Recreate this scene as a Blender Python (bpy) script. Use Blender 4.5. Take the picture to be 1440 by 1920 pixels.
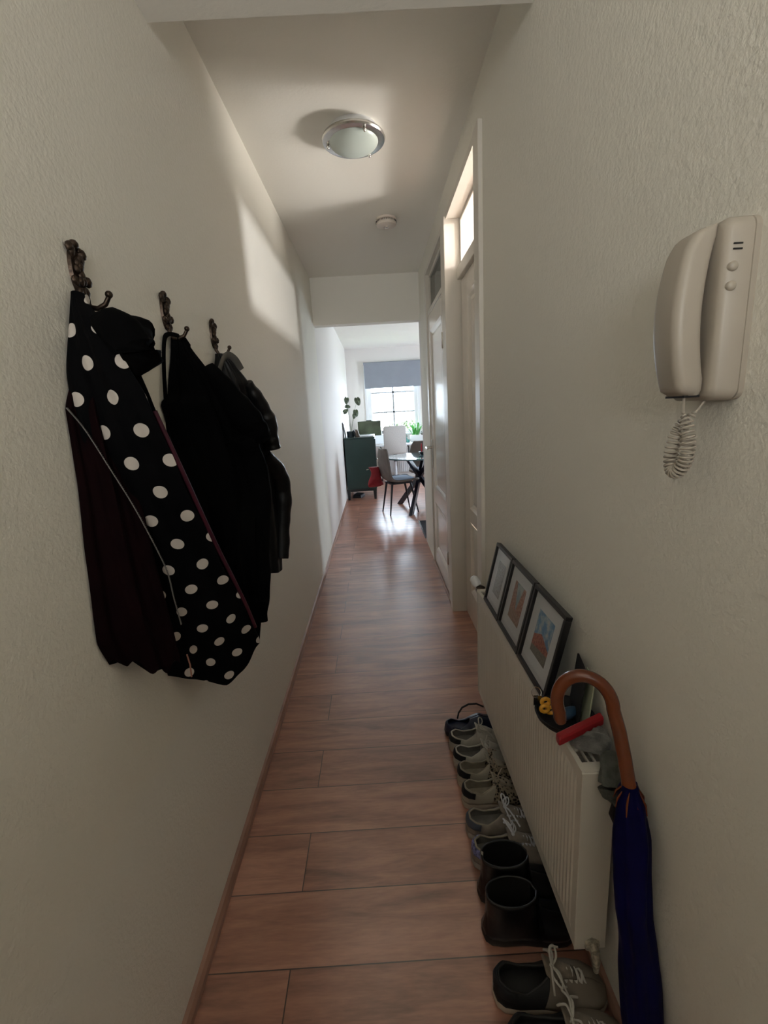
import bpy, math, random
from mathutils import Vector, Matrix
random.seed(7)
PI = math.pi
sc = bpy.context.scene
for o in list(bpy.data.objects): bpy.data.objects.remove(o)

# ------------------------------------------------------------------ camera, light, exposure
LW, RW = -0.526, 0.473          # hall wall faces
HC, CAMH = 2.6, 1.3775
cam = bpy.data.cameras.new('camera'); camo = bpy.data.objects.new('camera', cam)
sc.collection.objects.link(camo); sc.camera = camo
cam.sensor_fit = 'HORIZONTAL'; cam.sensor_width = 36.0
cam.lens = 843.03 / 1440 * 36.0; cam.clip_start = 0.02; cam.clip_end = 200
RM = Matrix(((0.99819753, -0.05957951, 0.00720988), (-0.02009388, -0.21859249, 0.97560933), (-0.0565503, -0.97399569, -0.21939566)))
cm = Matrix.Identity(4)
for i in range(3):
    cm[i][0] = RM[i][0]; cm[i][1] = -RM[i][1]; cm[i][2] = -RM[i][2]
cm[0][3], cm[1][3], cm[2][3] = 0, 0, CAMH
camo.matrix_world = cm
vs = sc.view_settings
vs.view_transform = 'Standard'; vs.look = 'None'; vs.gamma = 1; vs.use_curve_mapping = False
vs.exposure = 1.9
w = bpy.data.worlds.new('sky'); sc.world = w; w.use_nodes = True
bg = w.node_tree.nodes['Background']
bg.inputs[0].default_value = (0.72, 0.86, 1.0, 1); bg.inputs[1].default_value = 8.0
def area(name, loc, direction, sx, sy, power, col=(1, 1, 1), portal=False):
    l = bpy.data.lights.new(name, 'AREA'); l.shape = 'RECTANGLE'; l.size = sx; l.size_y = sy
    l.energy = power; l.color = col
    o = bpy.data.objects.new(name, l); sc.collection.objects.link(o)
    o.location = loc; o.rotation_euler = Vector(direction).to_track_quat('-Z', 'Y').to_euler()
    if portal: l.cycles.is_portal = True
    return o
area('living_window_portal', (0.37, 9.52, 1.4), (0, -1, 0), 1.1, 1.1, 1, portal=True)
area('added_window_portal', (3.32, 7.2, 1.2), (-1, 0, 0), 0.8, 2.2, 1, portal=True)  # guides sky light through the added, unseen opening in the right wall
area('side_room_sill_sunlight', (2.45, 2.28, 1.42), (-1, 0, 0.42), 0.15, 0.15, 6.2, (1.0, 0.97, 0.93))
area('side_room_window_sky', (1.72, 2.0, 2.53), (-1, 0.12, -0.12), 0.14, 0.09, 8, (0.97, 0.98, 1.0))
area('side_room_daylight', (2.75, 2.2, 1.5), (-1, 0, 0), 0.9, 1.1, 24, (1.0, 0.97, 0.92))
hall_fill = area('behind_camera_fill', (0.0, -1.52, 1.85), (0, 1, 0.42), 0.8, 0.7, 3.5, (0.98, 0.99, 0.98))  # added fill lamp behind the camera to lift the hall; no door modelled there

hall_fill.data.spread = math.radians(95)   # narrowed so the fill runs down the hall, less on the near walls
# ------------------------------------------------------------------ helpers
def link(o): sc.collection.objects.link(o); return o
class MB:
    def __init__(s): s.v = []; s.f = []; s.uv = None
    def add(s, vs_, fs_):
        n = len(s.v); s.v += [tuple(p) for p in vs_]; s.f += [tuple(i + n for i in f) for f in fs_]; return s
    def box(s, a, b):
        (x0, y0, z0), (x1, y1, z1) = a, b
        return s.add([(x0,y0,z0),(x1,y0,z0),(x1,y1,z0),(x0,y1,z0),(x0,y0,z1),(x1,y0,z1),(x1,y1,z1),(x0,y1,z1)],
                     [(0,3,2,1),(4,5,6,7),(0,1,5,4),(1,2,6,5),(2,3,7,6),(3,0,4,7)])
    def loft(s, rings, cap=True, closed=True):
        m = len(rings[0]); vs_ = [p for r in rings for p in r]; fs_ = []
        for i in range(len(rings) - 1):
            for j in range(m if closed else m - 1):
                k = (j + 1) % m
                fs_.append((i*m+j, i*m+k, (i+1)*m+k, (i+1)*m+j))
        if cap and closed:
            fs_.append(tuple(reversed(range(m)))); fs_.append(tuple((len(rings)-1)*m + j for j in range(m)))
        return s.add(vs_, fs_)
    def lathe(s, prof, n=32, c=(0,0,0), axis='z', cap=True):
        rings = []
        for r, h in prof:
            ring = []
            for j in range(n):
                a = 2*PI*j/n; p = (r*math.cos(a), r*math.sin(a), h)
                if axis == 'x': p = (p[2], p[0], p[1])
                if axis == 'y': p = (p[1], p[2], p[0])
                ring.append((p[0]+c[0], p[1]+c[1], p[2]+c[2]))
            rings.append(ring)
        return s.loft(rings, cap)
    def tube(s, pts, r, n=10, cap=True, flat=1.0, up=None):
        pts = [Vector(p) for p in pts]; m = len(pts)
        rs = r if isinstance(r, (list, tuple)) else [r]*m
        t0 = (pts[1]-pts[0]).normalized()
        u = Vector(up) if up else (Vector((0,0,1)) if abs(t0.z) < 0.9 else Vector((1,0,0)))
        u = (u - t0*u.dot(t0)).normalized(); rings = []
        for i in range(m):
            t = (pts[min(i+1,m-1)] - pts[max(i-1,0)])
            if t.length < 1e-9: t = t0
            t.normalize()
            u = (u - t*u.dot(t));  u = u.normalized() if u.length > 1e-6 else t.orthogonal().normalized()
            b = t.cross(u)
            rings.append([tuple(pts[i] + rs[i]*(u*math.cos(2*PI*j/n)*flat + b*math.sin(2*PI*j/n))) for j in range(n)])
        return s.loft(rings, cap)
    def sphere(s, c, r, n=16, sq=(1,1,1)):
        k = n//2
        rings = [[(c[0]+sq[0]*r*math.sin(PI*(i+.001)/(k+.002))*math.cos(2*PI*j/n), c[1]+sq[1]*r*math.sin(PI*(i+.001)/(k+.002))*math.sin(2*PI*j/n), c[2]-sq[2]*r*math.cos(PI*(i+.001)/(k+.002))) for j in range(n)] for i in range(k+1)]
        return s.loft(rings)
    def prism(s, poly, a, b, axis='x'):
        def P(p, h): return (h, p[0], p[1]) if axis == 'x' else ((p[0], h, p[1]) if axis == 'y' else (p[0], p[1], h))
        return s.loft([[P(p, a) for p in poly], [P(p, b) for p in poly]])
    def build(s, name, m, parent=None, smooth=False, bevel=0, sub=0, solid=0, label=None):
        me = bpy.data.meshes.new(name); me.from_pydata(s.v, [], s.f); me.update()
        if s.uv:
            ul = me.uv_layers.new(name='UVMap')
            for lp in me.loops: ul.data[lp.index].uv = s.uv[lp.vertex_index]
        o = link(bpy.data.objects.new(name, me)); me.materials.append(m)
        import bmesh
        bm = bmesh.new(); bm.from_mesh(me); bmesh.ops.recalc_face_normals(bm, faces=bm.faces); bm.to_mesh(me); bm.free()
        if smooth:
            for p in me.polygons: p.use_smooth = True
            me.set_sharp_from_angle(angle=math.radians(50))
        if solid:
            q = o.modifiers.new('solid', 'SOLIDIFY'); q.thickness = solid; q.offset = 0
        if bevel:
            q = o.modifiers.new('bevel', 'BEVEL'); q.width = bevel; q.segments = 2; q.limit_method = 'ANGLE'
        if sub:
            q = o.modifiers.new('sub', 'SUBSURF'); q.levels = sub; q.render_levels = sub
        if parent is not None:
            o.parent = parent
            r = parent
            if not parent.get('_local'):
                base = Vector((0,0,0))
                while r is not None:
                    base = base + Vector(r.location) if True else base
                    r = r.parent
                o.location = -base
        if label: o['label'] = label
        return o
def thing(name, label, cat, loc=(0,0,0), group=None, local=False, rz=0):
    """Empty at the thing's base; parts are written in world metres unless local."""
    o = link(bpy.data.objects.new(name, None)); o.location = loc; o.rotation_euler = (0, 0, rz)
    o.empty_display_size = 0.05
    o['label'] = label; o['category'] = cat
    if group: o['group'] = group
    if local: o['_local'] = 1
    return o
def tag(o, label, cat, group=None):
    o['label'] = label; o['category'] = cat
    if group: o['group'] = group
    return o
def struct(o): o['kind'] = 'structure'; return o
def lerp(a, b, t): return a + (b-a)*t
def table(T, x):
    if x <= T[0][0]: return T[0][1]
    for (x0, y0), (x1, y1) in zip(T, T[1:]):
        if x <= x1:
            t = (x-x0)/(x1-x0); t = t*t*(3-2*t)*0.35 + t*0.65
            return lerp(y0, y1, t)
    return T[-1][1]

# ------------------------------------------------------------------ materials
def mat(name, col, rough=0.6, metal=0.0, spec=0.5, noise=None, bump=None, coat=0, sheen=0, trans=0):
    m = bpy.data.materials.new(name); m.use_nodes = True; nt = m.node_tree; b = nt.nodes['Principled BSDF']
    b.inputs['Base Color'].default_value = (*col, 1); b.inputs['Roughness'].default_value = rough
    b.inputs['Metallic'].default_value = metal; b.inputs['Specular IOR Level'].default_value = spec
    if coat: b.inputs['Coat Weight'].default_value = coat
    if sheen: b.inputs['Sheen Weight'].default_value = sheen
    if trans: b.inputs['Transmission Weight'].default_value = trans
    tc = nt.nodes.new('ShaderNodeTexCoord')
    if noise:
        sc_, amt = noise
        n = nt.nodes.new('ShaderNodeTexNoise'); n.inputs['Scale'].default_value = sc_; n.inputs['Detail'].default_value = 4
        nt.links.new(tc.outputs['Object'], n.inputs['Vector'])
        r = nt.nodes.new('ShaderNodeMapRange'); r.inputs['From Min'].default_value = 0.3; r.inputs['From Max'].default_value = 0.7
        r.inputs['To Min'].default_value = 1-amt; r.inputs['To Max'].default_value = 1+amt
        nt.links.new(n.outputs['Fac'], r.inputs['Value'])
        mx = nt.nodes.new('ShaderNodeVectorMath'); mx.operation = 'SCALE'
        mx.inputs[0].default_value = col; nt.links.new(r.outputs[0], mx.inputs['Scale'])
        nt.links.new(mx.outputs[0], b.inputs['Base Color'])
    if bump:
        sc_, st, dist = bump
        n = nt.nodes.new('ShaderNodeTexNoise'); n.inputs['Scale'].default_value = sc_; n.inputs['Detail'].default_value = 3
        nt.links.new(tc.outputs['Object'], n.inputs['Vector'])
        bp = nt.nodes.new('ShaderNodeBump'); bp.inputs['Strength'].default_value = st; bp.inputs['Distance'].default_value = dist
        nt.links.new(n.outputs['Fac'], bp.inputs['Height']); nt.links.new(bp.outputs[0], b.inputs['Normal'])
    return m
def glass(name, tint=(1,1,1), gloss=0.08, rough=0.02):
    m = bpy.data.materials.new(name); m.use_nodes = True; nt = m.node_tree; nt.nodes.remove(nt.nodes['Principled BSDF'])
    t = nt.nodes.new('ShaderNodeBsdfTransparent'); t.inputs[0].default_value = (*tint, 1)
    g = nt.nodes.new('ShaderNodeBsdfGlossy'); g.inputs['Roughness'].default_value = rough
    mx = nt.nodes.new('ShaderNodeMixShader'); fr = nt.nodes.new('ShaderNodeFresnel'); fr.inputs[0].default_value = 1.45
    ge = nt.nodes.new('ShaderNodeNewGeometry'); iv = nt.nodes.new('ShaderNodeMath'); iv.operation = 'SUBTRACT'; iv.inputs[0].default_value = 1; nt.links.new(ge.outputs['Backfacing'], iv.inputs[1])
    fm = nt.nodes.new('ShaderNodeMath'); fm.operation = 'MULTIPLY'; nt.links.new(fr.outputs[0], fm.inputs[0]); nt.links.new(iv.outputs[0], fm.inputs[1])
    nt.links.new(fm.outputs[0], mx.inputs[0]); nt.links.new(t.outputs[0], mx.inputs[1]); nt.links.new(g.outputs[0], mx.inputs[2])
    nt.links.new(mx.outputs[0], nt.nodes['Material Output'].inputs[0])
    return m
M = {}
def plaster(name, col, scale=150, st=0.5, dist=0.0025):
    m = bpy.data.materials.new(name); m.use_nodes = True; nt = m.node_tree; b = nt.nodes['Principled BSDF']
    b.inputs['Base Color'].default_value = (*col, 1); b.inputs['Roughness'].default_value = 0.75; b.inputs['Specular IOR Level'].default_value = 0.25
    tc = nt.nodes.new('ShaderNodeTexCoord')
    n = nt.nodes.new('ShaderNodeTexNoise'); n.inputs['Scale'].default_value = scale; n.inputs['Detail'].default_value = 2.5; n.inputs['Roughness'].default_value = 0.6
    n2 = nt.nodes.new('ShaderNodeTexVoronoi'); n2.inputs['Scale'].default_value = scale*0.55; n2.feature = 'SMOOTH_F1'
    n3 = nt.nodes.new('ShaderNodeTexNoise'); n3.inputs['Scale'].default_value = 4
    for q in (n, n2, n3): nt.links.new(tc.outputs['Object'], q.inputs['Vector'])
    a = nt.nodes.new('ShaderNodeMath'); a.operation = 'MULTIPLY_ADD'; a.inputs[1].default_value = 0.7
    nt.links.new(n2.outputs['Distance'], a.inputs[0]); nt.links.new(n.outputs['Fac'], a.inputs[2])
    a2 = nt.nodes.new('ShaderNodeMath'); a2.operation = 'MULTIPLY_ADD'; a2.inputs[1].default_value = 1.5
    nt.links.new(n3.outputs['Fac'], a2.inputs[0]); nt.links.new(a.outputs[0], a2.inputs[2])
    bp = nt.nodes.new('ShaderNodeBump'); bp.inputs['Strength'].default_value = st; bp.inputs['Distance'].default_value = dist
    nt.links.new(a2.outputs[0], bp.inputs['Height']); nt.links.new(bp.outputs[0], b.inputs['Normal'])
    return m
M['wall'] = plaster('wall_plaster', (0.82, 0.785, 0.70))
M['ceil'] = plaster('ceiling_plaster', (0.90, 0.865, 0.79), 120, 0.3, 0.0015)
M['lwall'] = plaster('living_wall_plaster', (0.78, 0.74, 0.70), 120, 0.25, 0.001)
M['white'] = mat('white_gloss_paint', (0.80, 0.74, 0.66), 0.16, noise=(3, 0.03))
M['frame'] = mat('cream_frame_paint', (0.70, 0.65, 0.57), 0.35, noise=(3, 0.03), bump=(30, .05, .002))
M['winwhite'] = mat('window_white_paint', (0.8, 0.8, 0.8), 0.4)
M['pane'] = glass('clear_glass')
M['panedark'] = glass('smoky_glass', (0.55, 0.6, 0.58))
M['black'] = mat('black_plastic', (0.012, 0.012, 0.013), 0.35)
M['metal'] = mat('brushed_steel', (0.62, 0.6, 0.57), 0.22, 1.0, noise=(60, 0.05))
M['bronze'] = mat('dark_bronze', (0.055, 0.038, 0.028), 0.38, 0.85, noise=(120, 0.5), bump=(200, .6, .001))
M['ivory'] = mat('ivory_plastic', (0.40, 0.352, 0.288), 0.42, noise=(8, 0.03))
M['rad'] = mat('radiator_enamel', (0.70, 0.66, 0.58), 0.3, noise=(4, 0.03))
M['radside'] = mat('radiator_side_enamel', (0.70, 0.66, 0.58), 0.35)

def wood_floor():
    m = bpy.data.materials.new('red_brown_laminate'); m.use_nodes = True; nt = m.node_tree; N = nt.nodes; L = nt.links
    b = N['Principled BSDF']
    tc = N.new('ShaderNodeTexCoord')
    mp = N.new('ShaderNodeMapping'); mp.inputs['Location'].default_value = (0.3, -0.111, 0); L.new(tc.outputs['Object'], mp.inputs['Vector'])
    br = N.new('ShaderNodeTexBrick'); br.offset = 0.37; br.offset_frequency = 2; br.inputs['Scale'].default_value = 1
    br.inputs['Brick Width'].default_value = 2.1; br.inputs['Row Height'].default_value = 0.19
    br.inputs['Mortar Size'].default_value = 0.0016; br.inputs['Mortar Smooth'].default_value = 0.1; br.inputs['Bias'].default_value = 0
    br.inputs['Color1'].default_value = (0, 0, 0, 1); br.inputs['Color2'].default_value = (1, 1, 1, 1); br.inputs['Mortar'].default_value = (0.5, 0.5, 0.5, 1)
    L.new(mp.outputs[0], br.inputs['Vector'])
    # random per plank offset of the grain
    off = N.new('ShaderNodeVectorMath'); off.operation = 'MULTIPLY_ADD'; L.new(br.outputs['Color'], off.inputs[0]); off.inputs[1].default_value = (5, 9, 3)
    st = N.new('ShaderNodeMapping'); st.inputs['Scale'].default_value = (1.0, 7.0, 1.0); L.new(tc.outputs['Object'], st.inputs['Vector']); L.new(st.outputs[0], off.inputs[2])
    n1 = N.new('ShaderNodeTexNoise'); n1.inputs['Scale'].default_value = 2.2; n1.inputs['Detail'].default_value = 7; n1.inputs['Roughness'].default_value = 0.62; n1.inputs['Distortion'].default_value = 0.6
    L.new(off.outputs[0], n1.inputs['Vector'])
    n2 = N.new('ShaderNodeTexNoise'); n2.inputs['Scale'].default_value = 22; n2.inputs['Detail'].default_value = 4; L.new(off.outputs[0], n2.inputs['Vector'])
    cr = N.new('ShaderNodeValToRGB'); e = cr.color_ramp.elements
    e[0].position = 0.28; e[0].color = (0.19, 0.072, 0.046, 1); e[1].position = 0.70; e[1].color = (0.62, 0.31, 0.21, 1)
    q = cr.color_ramp.elements.new(0.5); q.color = (0.43, 0.19, 0.122, 1)
    mixn = N.new('ShaderNodeMath'); mixn.operation = 'MULTIPLY_ADD'; mixn.inputs[1].default_value = 0.25; L.new(n2.outputs['Fac'], mixn.inputs[0])
    sub = N.new('ShaderNodeMath'); sub.operation = 'SUBTRACT'; sub.inputs[1].default_value = 0.125; L.new(n1.outputs['Fac'], sub.inputs[0]); L.new(sub.outputs[0], mixn.inputs[2])
    # plank to plank tone
    pt = N.new('ShaderNodeMath'); pt.operation = 'MULTIPLY_ADD'; pt.inputs[1].default_value = 0.10; L.new(br.outputs['Color'], pt.inputs[0]); L.new(mixn.outputs[0], pt.inputs[2])
    s2 = N.new('ShaderNodeMath'); s2.operation = 'SUBTRACT'; s2.inputs[1].default_value = 0.05; L.new(pt.outputs[0], s2.inputs[0])
    L.new(s2.outputs[0], cr.inputs['Fac'])
    dk = N.new('ShaderNodeMix'); dk.data_type = 'RGBA'; L.new(br.outputs['Fac'], dk.inputs['Factor']); L.new(cr.outputs[0], dk.inputs['A']); dk.inputs['B'].default_value = (0.03, 0.012, 0.008, 1)
    L.new(dk.outputs['Result'], b.inputs['Base Color'])
    b.inputs['Roughness'].default_value = 0.30; b.inputs['IOR'].default_value = 2.0; b.inputs['Specular IOR Level'].default_value = 0.8
    bp = N.new('ShaderNodeBump'); bp.inputs['Strength'].default_value = 0.12; bp.inputs['Distance'].default_value = 0.0006
    h = N.new('ShaderNodeMath'); h.operation = 'MULTIPLY_ADD'; h.inputs[1].default_value = -2.5; L.new(br.outputs['Fac'], h.inputs[0]); L.new(n1.outputs['Fac'], h.inputs[2])
    L.new(h.outputs[0], bp.inputs['Height']); L.new(bp.outputs[0], b.inputs['Normal'])
    return m
M['floor'] = wood_floor()
M['skirt'] = mat('skirting_wood', (0.36, 0.20, 0.145), 0.4, noise=(9, 0.15))

# ------------------------------------------------------------------ room shell
B = MB().box((-0.75, -1.7, -0.1), (3.4, 9.5, 0)); struct(B.build('floor', M['floor']))
struct(MB().box((-0.65, -1.7, 0), (LW, 4.56, 2.75)).build('wall_left', M['wall']))
struct(MB().box((-0.65, 4.56, 0), (LW, 9.5, 2.75)).build('wall_living_left', M['lwall']))
struct(MB().box((LW, 1.42, HC), (RW+0.1, 4.5, 2.75)).build('ceiling', M['ceil']))
struct(MB().box((LW, -1.6, 2.387), (RW+0.1, 1.42, 2.75)).build('ceiling_lower', M['ceil']))
struct(MB().box((LW, 4.62, HC), (3.4, 9.5, 2.75)).build('ceiling_living', M['lwall']))
R = MB()
X0, X1 = RW, RW + 0.10
R.box((X0, -1.6, 0), (X1, 2.04, 2.6))
R.box((X0, 2.04, 2.43), (X1, 2.90, 2.6))
R.box((X0, 2.90, 0), (X1, 3.02, 2.6))
R.box((X0, 3.02, 2.44), (X1, 3.96, 2.6))
R.box((X0, 3.96, 0), (X1, 4.5, 2.6))
struct(R.build('wall_right', M['wall']))
struct(MB().box((LW, 4.5, 2.19), (RW, 4.62, 2.75)).build('wall_lintel', M['ceil']))
struct(MB().box((RW, 4.5, 0), (3.3, 4.62, 2.75)).build('wall_divider', M['lwall']))
FB = MB(); wx0, wx1, wz0, wz1 = -0.14, 0.88, 0.92, 2.24
FB.box((LW, 9.375, 0), (wx0, 9.5, 2.6)); FB.box((wx1, 9.375, 0), (3.3, 9.5, 2.6))
FB.box((wx0, 9.375, 0), (wx1, 9.5, wz0)); FB.box((wx0, 9.375, wz1), (wx1, 9.5, 2.6))
struct(FB.build('wall_far', M['lwall']))
RB = MB(); RB.box((3.2, 4.62, 0), (3.3, 6.85, 2.6)); RB.box((3.2, 7.55, 0), (3.3, 9.375, 2.6)); RB.box((3.2, 6.85, 2.3), (3.3, 7.55, 2.6))
struct(RB.build('wall_living_right', M['lwall']))
struct(MB().box((LW, -1.72, 0), (RW+.1, -1.6, 2.6)).build('wall_back', M['wall']))
# skirting on the left and by door two
def quarter(y0, y1, x, s, z=0.034, t=0.016):
    prof = [(x, 0), (x+s*t, 0), (x+s*t, z*0.55), (x+s*t*0.6, z*0.92), (x, z)]
    return MB().loft([[(p[0], y0, p[1]) for p in prof], [(p[0], y1, p[1]) for p in prof]])
struct(quarter(-1.6, 7.1, LW, 1).build('baseboard_left', M['skirt']))
struct(quarter(2.95, 3.98, RW, -1, 0.014, 0.012).build('trim_threshold', M['skirt']))
struct(quarter(-1.6, 1.98, RW, -1).build('baseboard_right', M['skirt']))

# side room behind door one, closet behind door two
S = MB(); S.box((X1, 1.0, 2.75), (3.0, 3.4, 2.85)); S.box((2.9, 1.0, 0), (3.0, 3.4, 2.75)); S.box((X1, 0.95, 0), (3.0, 1.0, 2.75)); S.box((X1, 2.98, 0), (3.0, 3.0, 2.75))
struct(S.build('wall_side_room', M['lwall']))
S = MB(); S.box((X1, 3.97, 0), (1.4, 4.0, 2.7)); S.box((1.4, 3.0, 0), (1.43, 4.0, 2.7)); S.box((X1, 3.0, 2.65), (1.4, 4.0, 2.7))
struct(S.build('wall_closet', M['wall']))

# door frames
def casing(y0, y1, z1, name, x0=RW-0.018):
    struct(MB().box((x0, y0, 0), (X1+0.02, y1, z1)).build(name, M['frame'], bevel=0.004))
casing(1.985, 2.075, 2.44, 'trim_1'); casing(2.865, 2.945, 2.44, 'trim_2')
casing(2.95, 3.075, 2.45, 'trim_3', RW-0.008); casing(3.925, 3.99, 2.45, 'trim_4', RW-0.008)
T = MB().box((RW-0.004, 2.075, 2.425), (X1+.02, 2.865, 2.46)); struct(T.build('trim_5', M['frame']))
T = MB().box((RW+0.055, 2.075, 2.10), (X1+.03, 2.865, 2.165)); struct(T.build('trim_6', M['frame'], bevel=0.004))
T = MB().box((RW-0.008, 3.075, 2.415), (X1+.02, 3.925, 2.45)); T.box((RW+0.004, 3.075, 2.105), (X1+.02, 3.925, 2.14)); struct(T.build('trim_7', M['frame'], bevel=0.003))

def panel_door(name, x, y0, y1, z0, z1, panels, m, t=0.04):
    """leaf in the plane x (hall face), moulded panels sunk 10 mm"""
    o = MB(); ys = sorted({y0, y1}); 
    py0, py1 = panels[0][0], panels[0][1]
    o.box((x, y0, z0), (x+t, py0, z1)); o.box((x, py1, z0), (x+t, y1, z1))
    zs = [z0] + [z for p in panels for z in (p[2], p[3])] + [z1]
    for i in range(0, len(zs), 2): o.box((x, py0, zs[i]), (x+t, py1, zs[i+1]))
    leaf = struct(o.build(name, m, bevel=0.0025))
    for (a, b, c, d) in panels:
        q = MB(); mo = 0.028
        r0 = [(x, a, c), (x, b, c), (x, b, d), (x, a, d)]
        r1 = [(x+0.006, a+mo*.5, c+mo*.5), (x+0.006, b-mo*.5, c+mo*.5), (x+0.006, b-mo*.5, d-mo*.5), (x+0.006, a+mo*.5, d-mo*.5)]
        r2 = [(x+0.016, a+mo, c+mo), (x+0.016, b-mo, c+mo), (x+0.016, b-mo, d-mo), (x+0.016, a+mo, d-mo)]
        r3 = [(x+0.012, a+mo+.02, c+mo+.02), (x+0.012, b-mo-.02, c+mo+.02), (x+0.012, b-mo-.02, d-mo-.02), (x+0.012, a+mo+.02, d-mo-.02)]
        q.loft([r0, r1, r2, r3], cap=False); n = len(q.v); q.f.append((n-4, n-3, n-2, n-1))
        q.build('door_panel', m, leaf)
    return leaf
d1 = panel_door('door_1', 0.552, 2.077, 2.863, 0.006, 2.098, [(2.20, 2.70, 0.21, 0.67), (2.20, 2.70, 0.76, 1.99)], M['white'])
k = MB().lathe([(0.010, 0), (0.008, -0.03), (0.015, -0.034), (0.016, -0.048), (0.010, -0.052)], 20, (0.552, 2.24, 1.05), 'x'); k.build('door_knob', M['metal'], d1, True)
d2 = panel_door('door_2', RW+0.004, 3.078, 3.922, 0.012, 2.10, [(3.20, 3.80, 0.16, 0.58), (3.20, 3.80, 0.71, 1.975)], M['white'])
h = MB().box((RW-0.004, 3.855, 0.87), (RW+0.004, 3.89, 1.115)).build('handle_plate', M['metal'], d2, bevel=0.003)
MB().tube([(RW, 3.872, 1.05), (RW-0.045, 3.872, 1.05), (RW-0.052, 3.86, 1.05), (RW-0.052, 3.76, 1.046)], 0.009, 12).build('door_handle', M['metal'], d2, True)
for z in (1.80, 0.32):
    hh = MB().lathe([(0.008, -0.05), (0.009, -0.048), (0.009, 0.048), (0.008, 0.05)], 12, (RW-0.006, 3.072, z)); hh.box((RW-0.006, 3.06, z-.04), (RW-0.001, 3.09, z+.04))
    hh.build('hinge', M['metal'], d2, True)
# transom windows over the doors
def transom(name, x, y0, y1, z0, z1, pane, fr):
    q = MB(); t = 0.022
    q.box((x, y0, z0), (x+.03, y0+t, z1)); q.box((x, y1-t, z0), (x+.03, y1, z1)); q.box((x, y0+t, z0), (x+.03, y1-t, z0+t)); q.box((x, y0+t, z1-t), (x+.03, y1-t, z1))
    f = struct(q.build(name, fr, bevel=0.003))
    MB().box((x+.012, y0+t, z0+t), (x+.016, y1-t, z1-t)).build('pane', pane, f)
transom('window_1', 0.548, 2.075, 2.865, 2.165, 2.43, M['pane'], M['white'])
transom('window_2', RW+0.02, 3.075, 3.925, 2.14, 2.415, M['panedark'], M['frame'])

# ------------------------------------------------------------------ ceiling lamp and smoke alarm
lx, ly = -0.022, 2.315
t = thing('ceiling_lamp', 'round flush ceiling lamp with frosted glass dome and brushed steel rim', 'ceiling light', (lx, ly, HC))
MB().lathe([(0.02, 2.6), (0.105, 2.6), (0.115, 2.575), (0.02, 2.575)], 48, (lx, ly, 0)).build('lamp_base', M['winwhite'], t, True)
MB().lathe([(0.100, 2.572), (0.108, 2.578), (0.137, 2.566), (0.141, 2.556), (0.137, 2.550), (0.110, 2.548), (0.100, 2.545)], 64, (lx, ly, 0), cap=False).build('rim', M['metal'], t, True)
M['frost'] = mat('frosted_glass', (0.62, 0.68, 0.62), 0.3, trans=0.15)
MB().lathe([(0.112*math.cos(a), 2.558-0.048*math.sin(a)) for a in [i*PI/2/10*0.999 for i in range(11)]], 64, (lx, ly, 0)).build('glass_dome', M['frost'], t, True)
for a in (0.95, 3.05, 5.15):
    MB().sphere((lx+0.117*math.cos(a), ly+0.117*math.sin(a), 2.541), 0.0075, 12, (1,1,1.3)).build('clip', M['metal'], t, True)
M['alarm'] = mat('alarm_plastic', (0.75, 0.66, 0.58), 0.4)
t = thing('smoke_alarm', 'small round white smoke alarm on the ceiling beyond the lamp', 'smoke alarm', (0.148, 3.29, HC))
ax, ay = 0.148, 3.29
MB().lathe([(0.02, 2.6), (0.066, 2.6), (0.068, 2.59), (0.060, 2.586), (0.02, 2.586)], 40, (ax, ay, 0)).build('mounting_plate', M['alarm'], t, True)
MB().lathe([(0.02, 2.583), (0.062, 2.583), (0.066, 2.576), (0.064, 2.560), (0.050, 2.553), (0.025, 2.552), (0.001, 2.552)], 40, (ax, ay, 0)).build('body', M['alarm'], t, True)
v = MB()
for i in range(36):
    a = 2*PI*i/36; c, s_ = math.cos(a), math.sin(a)
    v.tube([(ax+.0655*c, ay+.0655*s_, 2.5845), (ax+.067*c, ay+.067*s_, 2.574)], 0.0016, 4)
v.build('vent_slots', M['black'], t)
MB().lathe([(0.001, 2.545), (0.014, 2.546), (0.018, 2.553), (0.018, 2.556)], 24, (ax, ay, 0)).build('test_button', M['metal'], t, True)

# ------------------------------------------------------------------ radiator
rx0, rx1, ry0, ry1, rz0, rz1 = 0.380, 0.452, 0.777, 1.75, 0.15, 0.628
t = thing('radiator', 'white panel radiator with vertical flutes on the right wall above the shoes', 'radiator', (0.416, 1.26, 0.15))
q = MB(); n = 30; prof = []
def radpanel(x0, x1, nfl):
    q = MB(); pts = []
    w_ = (ry1-ry0-0.05)/nfl
    pts.append((x0+0.004, ry0+0.006)); 
    for i in range(nfl):
        y = ry0+0.025+i*w_
        pts += [(x0+0.003, y), (x0+.0005, y+w_*0.22), (x0+.0005, y+w_*0.52), (x0+0.0035, y+w_*0.72), (x0+0.0035, y+w_*0.95)]
    pts.append((x0+0.004, ry1-0.006)); pts += [(x1, ry1-0.006), (x1, ry0+0.006)]
    rings = []
    flat = [(min(max(p[0], x0+0.004), x1), p[1]) for p in pts]
    zz = [(rz0, 1), (rz0+0.03, 1), (rz0+0.05, 0), (rz1-0.05, 0), (rz1-0.03, 1), (rz1-0.004, 1)]
    for z, f in zz: rings.append([(lerp(a[0], b_[0], f), a[1], z) for a, b_ in zip(pts, flat)])
    return q.loft(rings)
radpanel(rx0, rx0+0.016, 52).build('front_panel', M['rad'], t)
MB().box((rx1-0.014, ry0+.004, rz0), (rx1, ry1-.004, rz1-.004)).build('back_panel', M['rad'], t, bevel=0.003)
cf = MB()
for i in range(60):
    y = ry0+.03+i*(ry1-ry0-.06)/59; cf.box((rx0+.016, y, rz0+.03), (rx1-.014, y+.001, rz1-.03))
cf.build('convector_fins', M['rad'], t)['kind'] = 'stuff'
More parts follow.
